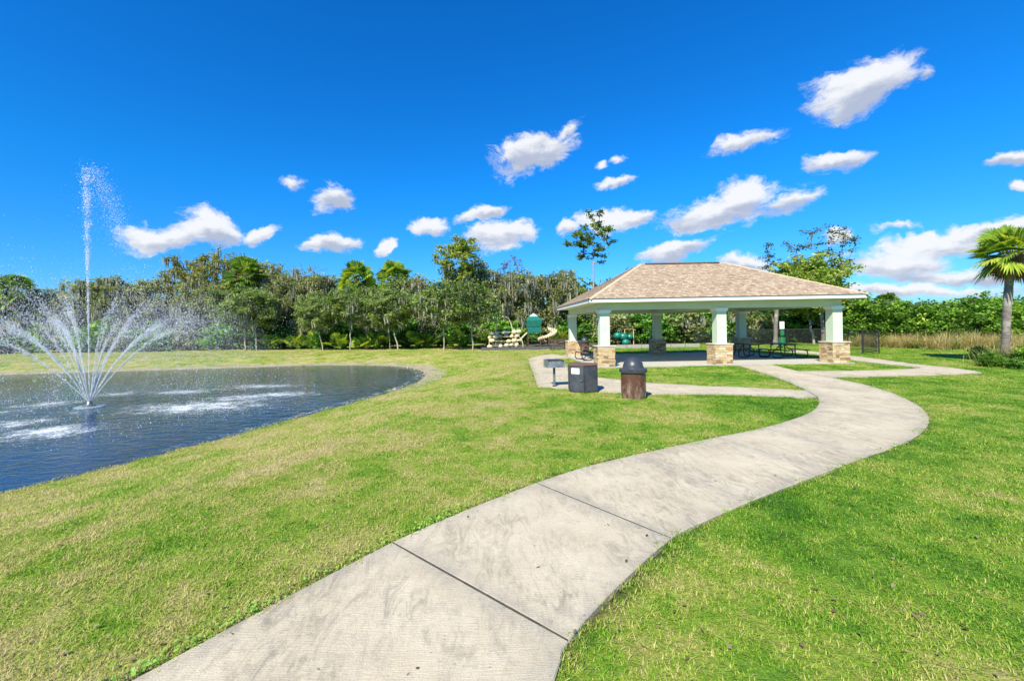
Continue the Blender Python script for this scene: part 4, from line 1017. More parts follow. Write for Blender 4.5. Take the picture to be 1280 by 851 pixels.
# fine spray drifting down wind
n_ = 24000; a_ = gf.random(n_) * 6.283; rr_ = gf.gamma(5.0, .62, n_); hmax = 3.9 * np.exp(-((rr_ - 2.4) / 3.0) ** 2)
P = np.stack([rr_ * np.cos(a_) + 1.2, rr_ * np.sin(a_) + .6, (.45 + .55 * gf.random(n_)) * hmax * gf.uniform(.85, 1.1, n_)], 1)
nn_ = np.sin(P[:, 0] * 2.1 + P[:, 2] * 1.3) * np.sin(P[:, 2] * 2.9 - P[:, 0] + P[:, 1]); P = P[gf.random(n_) < .55 + .45 * nn_]
drops('fine_spray', P, .0034 * gf.lognormal(0, .35, len(P)), np.tile(np.array([[.2, 0, -.98]]), (len(P), 1)), 2.5)
n_ = 5000; a_ = gf.random(n_) * 6.283; rr_ = gf.normal(5.4, 1.0, n_)
P = np.stack([rr_ * np.cos(a_) + .9, rr_ * np.sin(a_) + .3, np.abs(gf.normal(0, .06, n_)) + .004], 1)
drops('splash', P, .007 * gf.lognormal(0, .4, n_))

mm = bpy.data.materials.new('mist'); mm.use_nodes = True; t = NT(mm.node_tree); o = t.new('ShaderNodeOutputMaterial'); pv = t.new('ShaderNodeVolumePrincipled')
pv.inputs['Color'].default_value = (.96, .98, 1, 1); pv.inputs['Density'].default_value = .013; pv.inputs['Anisotropy'].default_value = .1; t.link(pv.outputs[0], o.inputs['Volume'])
for (cx, cy, cz, a_, b_, c_) in ((2.3, .8, 2.0, 3.6, 2.6, 1.85), (-1.7, 0, 1.7, 3.4, 2.4, 1.6)):
    ms_ = MB().lathe([(math.sin(q) + .001, -math.cos(q)) for q in np.linspace(.02, math.pi - .02, 14)], 24)
    ms_.v = [(cx + v[0] * a_, cy + v[1] * b_, cz + v[2] * c_) for v in ms_.v]; ms_.build('mist', mm, ft, smooth=True)

# ------------------------------------------------------------------ plants
def tubes(edges, n=5):
    """edges: list of (p0,p1,r0,r1) arrays -> verts, quads"""
    P0 = np.array([e[0] for e in edges]); P1 = np.array([e[1] for e in edges]); R0 = np.array([e[2] for e in edges]); R1 = np.array([e[3] for e in edges])
    D_ = P1 - P0; D_ /= np.linalg.norm(D_, axis=1)[:, None] + 1e-9
    ref = np.where(np.abs(D_[:, 2:3]) > .9, np.array([[1., 0, 0]]), np.array([[0, 0, 1.]])); A = np.cross(D_, ref); A /= np.linalg.norm(A, axis=1)[:, None]; B = np.cross(D_, A)
    an = np.arange(n) * 2 * np.pi / n; c, s = np.cos(an), np.sin(an)
    ring = A[:, None, :] * c[None, :, None] + B[:, None, :] * s[None, :, None]
    V_ = np.concatenate([P0[:, None] + ring * R0[:, None, None], P1[:, None] + ring * R1[:, None, None]], 1).reshape(-1, 3)
    b_ = np.arange(len(edges))[:, None] * 2 * n; i = np.arange(n)[None]; j = (i + 1) % n
    F_ = np.stack([b_ + i, b_ + j, b_ + n + j, b_ + n + i], -1).reshape(-1, 4)
    return V_, F_
def cards(C, size, g, flat=.5, aspect=1.5, tint=None):
    """leaf shaped rhombs at centres C"""
    k = len(C); N_ = g.normal(0, 1, (k, 3)); N_[:, 2] = np.abs(N_[:, 2]) + flat; N_ /= np.linalg.norm(N_, axis=1)[:, None]
    T_ = g.normal(0, 1, (k, 3)); T_ -= N_ * (T_ * N_).sum(1, keepdims=True); T_ /= np.linalg.norm(T_, axis=1)[:, None]; B_ = np.cross(N_, T_)
    sz = size * g.uniform(.6, 1.35, k)[:, None]; a_ = T_ * sz * aspect * .5; b_ = B_ * sz * .5
    V_ = np.stack([C - a_, C + b_ - a_ * .1, C + a_, C - b_ - a_ * .1], 1).reshape(-1, 3)
    F_ = np.arange(4 * k).reshape(-1, 4)
    return V_, F_, np.repeat(tint if tint is not None else g.random(k), 4)

def skeleton(g, trunk, attract, step=.45, wob=.12, tip=.012, maxr=.16, power=2.2):
    nodes = [np.array(p, float) for p in trunk]; par = [-1] + list(range(len(trunk) - 1)); dep = [0] * len(trunk)
    order = np.argsort([np.linalg.norm(a_ - nodes[-1]) for a_ in attract]); start = max(1, len(trunk) // 2)
    tips = []
    for i in order:
        a_ = attract[i]; NN = np.array(nodes[start:]); d = np.linalg.norm(NN - a_, axis=1) + .55 * np.maximum(0, NN[:, 2] - a_[2]) * 1.2 + .02 * np.array(dep[start:])
        j = int(np.argmin(d)) + start; p = nodes[j]; L = np.linalg.norm(a_ - p); m = max(1, int(L / step)); pr = j
        for q in range(1, m + 1):
            x = p + (a_ - p) * q / m
            x = x + np.array([0, 0, .10 * L * math.sin(math.pi * q / m)]) + (g.normal(0, wob * step, 3) if q < m else 0)
            nodes.append(x); par.append(pr); dep.append(dep[pr] + 1); pr = len(nodes) - 1
        tips.append(pr)
    rad = np.zeros(len(nodes))
    for i in range(len(nodes) - 1, 0, -1):
        r_ = rad[i] if rad[i] > 0 else tip ** power
        rad[i] = r_; rad[par[i]] += r_
    rad = np.minimum(rad ** (1 / power), maxr)
    return nodes, par, rad, tips

def make_tree(kind, seed):
    """returns {'trunk': mesh, 'crown': mesh, 'moss': mesh or None}, nominal height"""
    g = np.random.default_rng(seed)
    P = dict(H=7.0, cz=.62, rx=2.6, rz=2.2, na=90, leaf=.14, per=46, cl=.42, trunk=1.9, lean=.3, shell=.55, mat='oak', bark='bark_pale', moss=0, maxr=.13, mossl=1.0, flat=.5, aspect=1.5)
    P.update(KINDS[kind])
    H = P['H']; ln = g.normal(0, P['lean'], 2); nT = max(4, int(P['trunk'] / .5) + 2)
    trunk = [(ln[0] * (q / nT) ** 1.5 + g.normal(0, .03), ln[1] * (q / nT) ** 1.5 + g.normal(0, .03), P['trunk'] * q / nT - (0.15 if q == 0 else 0)) for q in range(nT + 1)]
    att = []
    cz = H * P['cz']
    lob = g.normal(0, 1, (7, 3)); lob /= np.linalg.norm(lob, axis=1)[:, None]
    while len(att) < P['na']:
        v = g.normal(0, 1, 3); v /= np.linalg.norm(v); bulge = 1 + .28 * max(0, float((lob @ v).max()) - .7) / .3 - .12
        r_ = (P['shell'] + (1 - P['shell']) * g.random()) * bulge
        p = np.array([v[0] * P['rx'] * r_ + ln[0], v[1] * P['rx'] * r_ + ln[1], cz + v[2] * P['rz'] * r_])
        if p[2] < P['trunk'] * .75 or p[2] > H: continue
        if kind in ('pine', 'tall_oak') and g.random() < .4 and p[2] < cz: continue
        att.append(p)
    if P.get('spire'): att += [np.array([ln[0] + g.normal(0, .2), ln[1] + g.normal(0, .2), H * q]) for q in (.8, .9, .97)]
    nodes, par, rad, tips = skeleton(g, trunk, att, tip=P.get('tip', .012), maxr=P['maxr'], wob=P.get('wob', .14))
    edges = [(nodes[par[i]], nodes[i], rad[par[i]] if par[i] > 0 else rad[par[i]] * 1.25, rad[i]) for i in range(1, len(nodes))]
    tV, tF = tubes(edges, 6)
    out = {'trunk': np_mesh('trunk', tV, tF, M[P['bark']], smooth=True)}
    C = []; T_ = []
    for i in tips:
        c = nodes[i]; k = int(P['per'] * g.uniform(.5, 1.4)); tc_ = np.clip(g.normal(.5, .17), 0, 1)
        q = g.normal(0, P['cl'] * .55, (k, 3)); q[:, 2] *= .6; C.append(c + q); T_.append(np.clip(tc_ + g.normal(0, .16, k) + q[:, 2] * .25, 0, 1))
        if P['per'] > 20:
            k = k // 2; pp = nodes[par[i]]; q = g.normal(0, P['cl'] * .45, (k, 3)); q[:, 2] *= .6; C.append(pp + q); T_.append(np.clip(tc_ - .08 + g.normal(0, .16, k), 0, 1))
    C = np.concatenate(C); T_ = np.concatenate(T_)
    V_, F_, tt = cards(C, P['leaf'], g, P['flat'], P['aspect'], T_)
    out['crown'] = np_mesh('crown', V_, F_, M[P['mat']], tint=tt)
    if P['moss']:
        roots = []; NN = np.array(nodes)[len(trunk):]; pick = g.integers(0, len(NN), P['moss'])
        for i in pick:
            k = g.integers(5, 12); roots.append(NN[i] + g.normal(0, .14, (k, 3)) * np.array([1, 1, .4]))
        grp = np.repeat(g.uniform(.35, 1.0, len(roots)), [len(r_) for r_ in roots]); RT = np.concatenate(roots); k = len(RT)
        Ls = P['mossl'] * grp * g.uniform(.5, 1.2, k); Ls = np.minimum(Ls, np.maximum(.1, RT[:, 2] - 1.0)); az = g.random(k) * np.pi; w = g.uniform(.025, .07, k)
        rows = []
        for tq, wf in ((0, .5), (.35, 1), (.75, .7), (1, .08)):
            c = RT - np.stack([np.zeros(k), np.zeros(k), Ls * tq], 1) + g.normal(0, .025, (k, 3)) * np.array([1, 1, 0])
            o_ = np.stack([np.cos(az) * w * wf, np.sin(az) * w * wf, np.zeros(k)], 1); rows += [c - o_, c + o_]
        V_ = np.stack(rows, 1).reshape(-1, 3); b_ = np.arange(k)[:, None] * 8
        F_ = np.concatenate([np.concatenate([b_ + 2 * i, b_ + 2 * i + 1, b_ + 2 * i + 3, b_ + 2 * i + 2], 1) for i in range(3)])
        out['hanging_moss'] = np_mesh('hanging_moss', V_, F_, M['moss'], tint=np.repeat(np.clip(g.normal(.5, .25, k), 0, 1), 8))
    return out, H
KINDS = {
    'small_oak': dict(H=7.0, cz=.66, rx=2.7, rz=2.3, na=120, leaf=.13, per=50, cl=.42, trunk=2.2, mat='oak', bark='bark_pale', moss=45, mossl=.9, maxr=.13),
    'mossy_oak': dict(H=8.0, cz=.60, rx=3.0, rz=3.0, na=150, leaf=.13, per=46, cl=.48, trunk=2.2, mat='moss_oak', bark='bark', moss=210, mossl=1.5, maxr=.20, lean=.6),
    'tall_oak': dict(H=12.0, cz=.76, rx=2.4, rz=2.9, na=85, leaf=.15, per=46, cl=.40, trunk=5.5, mat='yellow_green', bark='bark', moss=22, mossl=1.2, maxr=.22, lean=.5, shell=.35),
    'cypress': dict(H=12.0, cz=.68, rx=3.0, rz=3.6, na=120, leaf=.13, per=40, cl=.42, trunk=4.0, mat='yellow', bark='bark', moss=110, mossl=1.5, maxr=.22, lean=.5, shell=.45),
    'pine': dict(H=14.0, cz=.80, rx=2.6, rz=2.9, na=46, leaf=.15, per=46, cl=.36, trunk=9.5, mat='pine', bark='bark_pine', maxr=.19, lean=.25, shell=.6, aspect=1.8, spire=1, tip=.024),
    'bare': dict(H=11.0, cz=.66, rx=2.4, rz=3.4, na=230, leaf=.06, per=3, cl=.25, trunk=4.0, mat='moss_oak', bark='twig', moss=30, maxr=.16, wob=.3),
    'red_bare': dict(H=10.0, cz=.75, rx=1.7, rz=2.3, na=160, leaf=.09, per=9, cl=.25, trunk=4.0, mat='red_twig', bark='twig', maxr=.14),
    'bright': dict(H=9.0, cz=.60, rx=3.4, rz=2.9, na=260, leaf=.17, per=44, cl=.50, trunk=1.6, mat='bright', bark='bark_pale', maxr=.22, lean=.3, shell=.4),
    'wisp': dict(H=9.6, cz=.74, rx=3.4, rz=2.3, na=90, leaf=.10, per=26, cl=.30, trunk=2.6, mat='wispy', bark='twig', maxr=.12, shell=.7),
    'shrub': dict(H=3.2, cz=.46, rx=1.6, rz=1.6, na=70, leaf=.20, per=26, cl=.40, trunk=.35, mat='shrub', bark='bark', maxr=.05, shell=.3, lean=.1, flat=.3),
    'pale_shrub': dict(H=3.0, cz=.48, rx=1.5, rz=1.5, na=60, leaf=.15, per=24, cl=.40, trunk=.35, mat='moss_oak', bark='bark', maxr=.05, shell=.3, lean=.1, moss=40, mossl=.8),
    'hedge': dict(H=3.7, cz=.50, rx=1.9, rz=1.9, na=150, leaf=.15, per=52, cl=.42, trunk=.4, mat='hedge', bark='bark', maxr=.05, shell=.45, lean=.1, flat=.45, aspect=1.15),
}
proto = {}
def get(kind, v):
    if (kind, v) not in proto: proto[(kind, v)] = make_tree(kind, sum(map(ord, kind)) * 7 + v * 101)
    return proto[(kind, v)]
NAMES = dict(small_oak='oak_tree', mossy_oak='mossy_oak_tree', tall_oak='tall_tree', cypress='cypress_tree', pine='pine_tree', bare='bare_tree', red_bare='bare_tree', bright='leafy_tree', wisp='leafy_tree', shrub='shrub', pale_shrub='shrub', hedge='hedge_shrub')
CATS = dict(shrub='shrub', pale_shrub='shrub', hedge='shrub')
def plant(kind, v, x, y, h, label, group=None, wide=1.0, rz=None):
    ms, H = get(kind, v); sc = h / H
    e = empty(NAMES[kind], (x, y, terz(x, y) - .02), rnd.random() * 6.28 if rz is None else rz, label, CATS.get(kind, 'tree'), group, (sc * wide, sc * wide, sc))
    for nm, me in ms.items(): obj('stem' if nm == 'trunk' and 'shrub' in kind or nm == 'trunk' and kind == 'hedge' else ('foliage' if nm == 'crown' and CATS.get(kind) else nm), me, e)
    return e

# sabal palm
def frond_fan(g, org, d, L, seg, size, droop):
    """petiole + fan of pleated strips; returns edges, V, F, T"""
    d = np.array(d, float); d /= np.linalg.norm(d); up = np.array([0, 0, 1.]); side_ = np.cross(d, up); side_ /= np.linalg.norm(side_) + 1e-9; nrm = np.cross(side_, d)
    ro_ = g.normal(0, .75); side_, nrm = side_ * math.cos(ro_) + nrm * math.sin(ro_), nrm * math.cos(ro_) - side_ * math.sin(ro_)
    hub = org + d * L; edges = [(org, org + d * L * .5 + up * .03, .022, .016), (org + d * L * .5 + up * .03, hub, .016, .012)]
    Vs = []; n_ = 4; tl_ = g.uniform(.15, .85)
    for i in range(seg):
        a_ = -2.0 + 4.0 * (i + .5) / seg + g.normal(0, .02); dirs = d * math.cos(a_) + side_ * math.sin(a_); dirs = dirs + nrm * .30 * abs(math.sin(a_)); dirs = dirs / np.linalg.norm(dirs)
        ll = size * (1 - .22 * abs(a_) / 2.0) * g.uniform(.9, 1.08); wv = np.cross(dirs, nrm); wv /= np.linalg.norm(wv) + 1e-9; wd = size * 4.0 / seg * .36
        row = []
        for q, tq in enumerate((0.02, .35, .7, 1.0)):
            c = hub + dirs * ll * tq * (1 - .1 * droop * tq) - up * droop * ll * .55 * tq ** 2.2
            w_ = wd * (.35, 1.0, .75, .06)[q]; row += [c - wv * w_, c + wv * w_]
        Vs.append(np.array(row))
    V_ = np.concatenate(Vs); b_ = np.arange(seg)[:, None] * 8
    F_ = np.concatenate([np.concatenate([b_ + 2 * i, b_ + 2 * i + 1, b_ + 2 * i + 3, b_ + 2 * i + 2], 1) for i in range(3)])
    T_ = np.repeat(np.clip(tl_ + g.normal(0, .12, seg), 0, 1), 8)
    return edges, V_, F_, T_
def make_palm(seed, H, nf=34, ndead=10, seg=20, size=.75, tr=.19, bend=.3, pet=.85):
    g = np.random.default_rng(seed); n_ = 16; bx2, by2 = g.normal(0, bend, 2)
    pts = [(bx2 * (q / n_) ** 2, by2 * (q / n_) ** 2, H * q / n_) for q in range(n_ + 1)]
    rr_ = [tr * (1.25 - .35 * min(1, q / 3)) * (1 + .06 * math.sin(q * 2.1)) for q in range(n_ + 1)]
    mb = MB(); P_ = [];  Rr = []
    for q in range(n_ * 4 + 1):
        u_ = q / 4; i = min(int(u_), n_ - 1); f_ = u_ - i
        P_.append(tuple(pts[i][k] * (1 - f_) + pts[i + 1][k] * f_ for k in range(3))); Rr.append((rr_[i] * (1 - f_) + rr_[i + 1] * f_) * (1 + (.05 if q % 2 else -.03)))
    P_[0] = (P_[0][0], P_[0][1], -.15)
    mb.tube(P_, Rr, 14)
    top = np.array(pts[-1])
    def group(n_f, lo, hi, dr, mat_, nm, sz, L0):
        E = []; VV = []; FF = []; TT = []; b0 = 0
        for i in range(n_f):
            az = i * 2.4 + g.normal(0, .2); el = lo + (hi - lo) * ((i + .5) / n_f) ** .85 + g.normal(0, .08)
            d = (math.cos(az) * math.cos(el), math.sin(az) * math.cos(el), math.sin(el)); org = top + np.array([math.cos(az) * .12, math.sin(az) * .12, -.25 + .35 * i / n_f])
            e, v, f, t_ = frond_fan(g, org, d, L0 * g.uniform(.75, 1.1), seg, sz * g.uniform(.85, 1.1), dr + (.5 if el < 0 else 0) * .6)
            E += e; VV.append(v); FF.append(f + b0); TT.append(t_); b0 += len(v)
        tv, tf = tubes(E, 4); VV.append(tv); FF.append(tf + b0); TT.append(np.full(len(tv), .75))
        return np_mesh(nm, np.concatenate(VV), np.concatenate(FF), M[mat_], tint=np.concatenate(TT))
    crown = group(nf, -.75, 1.4, .5, 'palm', 'crown', size, pet)
    dead = group(ndead, -1.35, -.75, .5, 'dead', 'dead_fronds', size * .85, pet * .7)
    return mb, crown, dead
palm_proto = {}
def palm(x, y, h, label, v=0, big=False, name='palm_tree', group=None, csc=1.0):
    key = (v, big)
    if key not in palm_proto:
        pr = make_palm(40 + v, 5.0, nf=54 if big else 40, ndead=24 if big else 16, seg=26 if big else 16, size=.70 if big else .85, tr=.155 if big else .18, pet=.62 if big else .75, bend=.12 if big else .3)
        tro = pr[0].build('trunk', M['bark_palm'], None, smooth=True); me = tro.data; bpy.data.objects.remove(tro)
        palm_proto[key] = (me, pr[1], pr[2])
    e = empty(name, (x, y, terz(x, y) - .02), rnd.random() * 6.28, label, 'palm tree', group)
    s_ = h / 6.1
    e.scale = (s_ * csc, s_ * csc, s_)
    for nm, me in zip(('trunk', 'crown', 'dead_fronds'), palm_proto[key]): obj(nm, me, e)
    return e

# --- the near palm at the right edge
px_, py_ = atx(1255, 18.3), 18.3
bp = palm(px_, py_, height_for(1255, 284, 18.3), 'tall fan palm with a grey trunk at the right edge of the lawn', 2, True); bp.rotation_euler = (0, R(2.5), 0); [setattr(c_, 'scale', (1.15, 1.15, 1.12)) or setattr(c_, 'location', (0, 0, -.6)) for c_ in children(bp) if not c_.name.startswith('trunk')]
palm(atx(1111, 39), 39, height_for(1111, 367, 39), 'thin small palm with a pale trunk rising above the hedge', 1)

# --- front row of young oaks with pale trunks
front = [(307, 438.5, 350, 0, 1.15, 'young oak with pale trunk, left one of the close pair at the treeline'), (321, 438.5, 356, 1, .9, 'young oak with pale trunk, right one of the close pair at the treeline'),
         (404, 438, 362, 2, 1.0, 'small grey green oak midway along the far bank, right of the close pair'), (438, 438, 350, 0, 1.0, 'oak with bright whitish trunk in front of the two rounded palms'),
         (488, 437.5, 372, 1, .75, 'slim young oak leaning beside a thicker pale trunk'), (498, 437.5, 350, 2, 1.1, 'oak with pale straight trunk left of the tallest leafy treetop'),
         (555, 437.5, 345, 0, 1.1, 'broad young oak with pale trunk under the tallest leafy treetop'), (591, 437.5, 345, 1, 1.05, 'broad young oak nearest the beige climbing frame')]
for (px, by, ty, v, wd, lab) in front:
    x, Y = gw(px, by); plant('small_oak', v, x, Y, height_for(px, ty, Y), lab, 'young oaks in front of the treeline', wd)
# --- back row
back = [('palm', 32, 347, 47, 0, 1, 'full rounded palm left of the fountain jet'), ('palm', 4, 368, 46, 1, 1, 'yellowish palm cut by the left edge of the photo'),
        ('mossy_oak', 75, 362, 50, 0, 1, 'dull green tree just left of the fountain centre jet'), ('mossy_oak', 118, 350, 51, 1, 1, 'dark green tree directly behind the fountain centre jet'), ('mossy_oak', 160, 346, 50, 2, 1, 'moss hung tree behind the fountain spray, first right of the centre jet'),
        ('mossy_oak', 205, 349, 50, 0, 1, 'moss hung grey tree behind the right part of the spray'), ('cypress', 262, 300, 50, 0, 1.1, 'tall yellowish cypress with bare limbs, tallest on the left half'), ('cypress', 298, 318, 53, 1, 1, 'yellow green cypress just right of the tallest left one'),
        ('cypress', 236, 316, 51, 2, 1.2, 'spreading yellowish cypress at the left end of the tall pair'), ('mossy_oak', 330, 330, 53, 2, 1.1, 'tall mossy oak behind the dark palm head'), ('mossy_oak', 375, 342, 49, 1, 1, 'mossy oak under the flat topped cypress right end'), ('mossy_oak', 248, 350, 47.5, 1, 1, 'mossy oak filling in below the tall yellowish cypress'),
        ('palm', 316, 324, 49, 0, 1, 'dark palm head showing among the yellowish cypresses'), ('cypress', 358, 334, 50, 2, 1.15, 'flat topped yellow green cypress over thick hanging moss'), ('mossy_oak', 340, 352, 48, 1, 1, 'moss curtained oak between the close pair and the next young oak'), ('bare', 388, 318, 53, 0, 1, 'leafless grey twiggy tree above the moss curtained oaks'),
        ('mossy_oak', 405, 345, 50, 2, 1, 'moss hung oak left of the two rounded palms'), ('palm', 446, 328, 48, 1, 1, 'rounded palm, left of the two side by side above the oaks'), ('palm', 492, 331, 49, 0, 1, 'rounded palm, right of the two side by side above the oaks'), ('mossy_oak', 470, 350, 52, 0, 1, 'mossy oak filling the gap behind the two rounded palms'),
        ('mossy_oak', 530, 345, 50, 1, 1, 'mossy oak left of the tallest leafy treetop'), ('tall_oak', 577, 289, 47, 0, 1.15, 'tallest leafy green tree rising over the middle of the treeline'), ('mossy_oak', 578, 325, 50, 2, .9, 'grey mossy oak tucked under the tallest leafy treetop'), ('mossy_oak', 612, 336, 49, 0, 1, 'mossy oak just right of the tallest leafy treetop'),
        ('red_bare', 634, 318, 50, 0, 1, 'slim tree with reddish bare twigs behind the climbing frame'), ('bare', 662, 330, 52, 0, .9, 'leafless grey tree behind the playground tower'), ('mossy_oak', 655, 340, 48, 1, 1, 'moss hung oak above the beige climbing frame'), ('mossy_oak', 692, 338, 49, 2, 1, 'moss hung oak above the playground tower'),
        ('bright', 722, 352, 48, 0, .8, 'bright green tree just left of the pavilion roof'), ('pine', 742, 266, 47, 0, 1, 'tall slender pine standing alone above the pavilion left slope'), ('mossy_oak', 772, 345, 51, 0, 1, 'dark tree touching the left slope of the pavilion roof'),
        ('mossy_oak', 815, 324, 52, 1, 1, 'tree whose dark top shows at the left end of the roof ridge'), ('mossy_oak', 860, 345, 46, 2, 1, 'mossy oak seen under the roof between middle columns'), ('mossy_oak', 915, 350, 46, 0, 1, 'mossy oak seen under the roof right of the front middle column'),
        ('bright', 1018, 300, 37, 1, 1.0, 'large round yellow green tree behind the pavilion right slope'), ('wisp', 1015, 284, 38.5, 0, 1.05, 'thin dark leaved tree poking out behind the round yellow green one'), ('palm', 969, 345, 35, 1, 1, 'palm whose brown trunk stands behind the right picnic tables'), ('palm', 1029, 350, 36.5, 0, 1, 'palm whose tan trunk stands just left of the right front column')]
for (kd, px, ty, Y, v, wd, lab) in back:
    x = atx(px, Y); h = height_for(px, ty, Y)
    if kd == 'palm': palm(x, Y, h, lab, v, group='palms in the treeline')
    else: plant(kd, v, x, Y, h * (1.07 if kd == 'mossy_oak' and px < 700 else 1), lab, 'trees in the far treeline', wd)
# --- undergrowth
ORD = 'first second third fourth fifth sixth seventh eighth ninth tenth eleventh twelfth thirteenth fourteenth fifteenth sixteenth seventeenth'.split()
cnt = {}
def nth(z):
    cnt[z] = cnt.get(z, -1) + 1; return ORD[min(cnt[z], len(ORD) - 1)]
for i, px in enumerate(np.arange(-70, 770, 25)):
    Y = 46.5 + rnd.uniform(-1.2, 1.6)
    if 380 < px: Y -= 2.5
    if 590 < px: Y = 46.5 + rnd.uniform(-.5, 1)
    if px < 0: lab = 'undergrowth shrub beyond the left edge of the photo'
    elif px < 240: lab = nth('a') + ' undergrowth shrub from the left edge, behind the fountain spray'
    elif px < 595: lab = nth('b') + ' undergrowth shrub right of the spray, counted along the far bank trees'
    else: lab = nth('c') + ' undergrowth shrub from the left behind the playground'
    plant('shrub' if i % 3 else 'pale_shrub', i % 3, atx(px, Y), Y, rnd.uniform(2.6, 4.1), lab, 'undergrowth shrubs of the treeline', 1.15)
for i, px in enumerate(np.arange(765, 1065, 22)):
    Y = 43 + rnd.uniform(-1, 1.6) if px < 940 else 40.5 + rnd.uniform(-.8, 1)
    plant('shrub' if i % 4 else 'pale_shrub', i % 3, atx(px, Y), Y, rnd.uniform(3.0, 4.8), nth('d') + ' leafy shrub from the left seen under the pavilion roof', 'shrubs behind the pavilion', 1.1)
for i, px in enumerate(np.arange(1066, 1420, 21)):
    Y = (36 - (px - 1066) * .05 if px < 1180 else 30.3) + rnd.uniform(-.7, .7)
    lab = nth('e') + ' broad leaved green hedge shrub counted rightwards from the pavilion' if px < 1285 else 'green hedge shrub beyond the right edge of the photo'
    plant('hedge', i % 3, atx(px, Y), Y, height_for(px, rnd.choice((368, 374, 380, 386)) + rnd.uniform(-2, 2), Y) if px < 1300 else 3.4, lab, 'hedge shrubs along the right side', 1.1)

def saw_palms():
    """low fan leaved palmettos along the foot of the far trees"""
    g = np.random.default_rng(77)
    for i, px in enumerate([338, 372, 395, 425, 458, 470, 520, 535, 575, 610, 700, 762, 790]):
        Y = 44.0 if px < 420 else 41.5
        if px > 600: Y = 45.3
        key = ('saw', i % 3)
        if key not in palm_proto:
            E = []; VV = []; FF = []; TT = []; b0 = 0
            for k in range(16):
                az = k * 2.4; el = .35 + .9 * g.random(); d = (math.cos(az) * math.cos(el), math.sin(az) * math.cos(el), math.sin(el))
                e, v, f, t_ = frond_fan(g, np.array([0, 0, .1]), d, g.uniform(.7, 1.2), 12, g.uniform(.5, .7), .35); E += e; VV.append(v); FF.append(f + b0); TT.append(t_); b0 += len(v)
            tv, tf = tubes(E, 4); VV.append(tv); FF.append(tf + b0); TT.append(np.full(len(tv), .6))
            palm_proto[key] = np_mesh('palmetto', np.concatenate(VV), np.concatenate(FF), M['palm'], tint=np.concatenate(TT))
        x = atx(px, Y); o_ = obj('palmetto', palm_proto[key]); o_.location = (x, Y, terz(x, Y)); o_.rotation_euler = (0, 0, g.random() * 6); o_.scale = (1.2,) * 3
        tag(o_, nth('f') + ' low fan leaved palmetto from the left at the foot of the far trees', 'palmetto', 'palmettos under the far trees')
saw_palms()

# --- woodland behind everything
g = np.random.default_rng(99); C = []; T_ = []
n_cl = 1500; X = g.uniform(-110, 75, n_cl); Y = g.uniform(55, 66, n_cl); top = 6.3 + 1.3 * np.sin(X * .21) + .9 * np.sin(X * .57 + 1); top = np.where(X > 24, np.minimum(top, 3.2), top); Z = g.random(n_cl) ** .8 * top
for x, y, z in zip(X, Y, Z):
    q = g.normal(0, .75, (46, 3)); q[:, 2] *= .7; C.append(np.array([x, y, z + .2]) + q); T_.append(np.clip(g.normal(.5, .2) + g.normal(0, .15, 46), 0, 1))
C = np.concatenate(C); T_ = np.concatenate(T_); ok = C[:, 2] > 0
V_, F_, tt = cards(C[ok], .42, g, .4, 1.4, T_[ok])
tag(obj('woodland', np_mesh('woodland', V_, F_, M['wood'], tint=tt)), 'dark distant woodland filling the gaps behind the treeline', 'woodland', kind='stuff')

# --- dry tall grass before the hedge, tufts round the near palm
def tallgrass(name, X, Y, h, w, mat_, lab, cat, seed, lean=(.2, 1.1)):
    g = np.random.default_rng(seed); k = len(X); Z = ter(X, Y)
    V_, F_ = blades(np.stack([X, Y, Z - .02], 1), h, w, g.uniform(*lean, k), g.random(k) * 6.283, 4)
    return tag(obj(name, np_mesh(name, V_, F_, M[mat_], tint=np.repeat(np.clip(g.normal(.5, .24, k), 0, 1), 10))), lab, cat, kind='stuff')
g = np.random.default_rng(31); n_ = 15000
pxs = g.uniform(1058, 1400, n_); Yb = np.where(pxs < 1180, 33 - (pxs - 1066) * .045, 28) ; Yv = Yb + g.uniform(-.9, .9, n_); clump = .5 + .5 * np.sin(pxs * .33 + np.sin(pxs * .11) * 2) * np.sin(pxs * .083 + 1); clump = np.clip(clump + g.normal(0, .12, n_), 0, 1.1)
tallgrass('dry_grass', atx(pxs, Yv), Yv, g.uniform(.5, 1.75, n_) * (.38 + .62 * clump), g.uniform(.014, .034, n_), 'dry', 'tall straw coloured dry grass along the foot of the right hedge', 'dry grass', 5)
pg = g.uniform(1062, 1400, 5200); Yg = np.where(pg < 1180, 33 - (pg - 1066) * .045, 28) + g.uniform(-1.0, .5, 5200); kg = np.sin(pg * .19 + 1) * np.sin(pg * .07) > .12; pg, Yg = pg[kg], Yg[kg]
tallgrass('green_weeds', atx(pg, Yg), Yg, g.uniform(.35, 1.15, len(pg)), g.uniform(.016, .04, len(pg)), 'reed', 'green leafy weeds mixed into the dry grass below the right hedge', 'tall grass', 15, (.4, 1.4))
n_ = 2600; x0, y0 = px_, 18.1
ck = g.integers(0, 9, n_); cxk = np.array([-1.3, -.7, -.1, .5, 1.0, 1.7, -.4, 2.4, 3.2])[ck] + x0; cyk = np.array([-.5, -.9, -1.2, -1.0, -1.5, -1.2, -.3, -1.0, -1.6])[ck] + y0
tallgrass('green_grass_clumps', cxk + g.normal(0, .22, n_), cyk + g.normal(0, .22, n_), g.uniform(.4, .95, n_), g.uniform(.012, .028, n_), 'reed', 'arching green grass clumps round the foot of the right palm', 'tall grass', 6, (.3, 1.2))
n_ = 1800
tallgrass('straw_grass_clumps', x0 + g.normal(1.2, .8, n_), y0 + g.normal(-.2, .5, n_), g.uniform(.6, 1.5, n_), g.uniform(.012, .026, n_), 'dry', 'straw coloured tall grass beside the right palm trunk', 'dry grass', 7, (.2, .8))
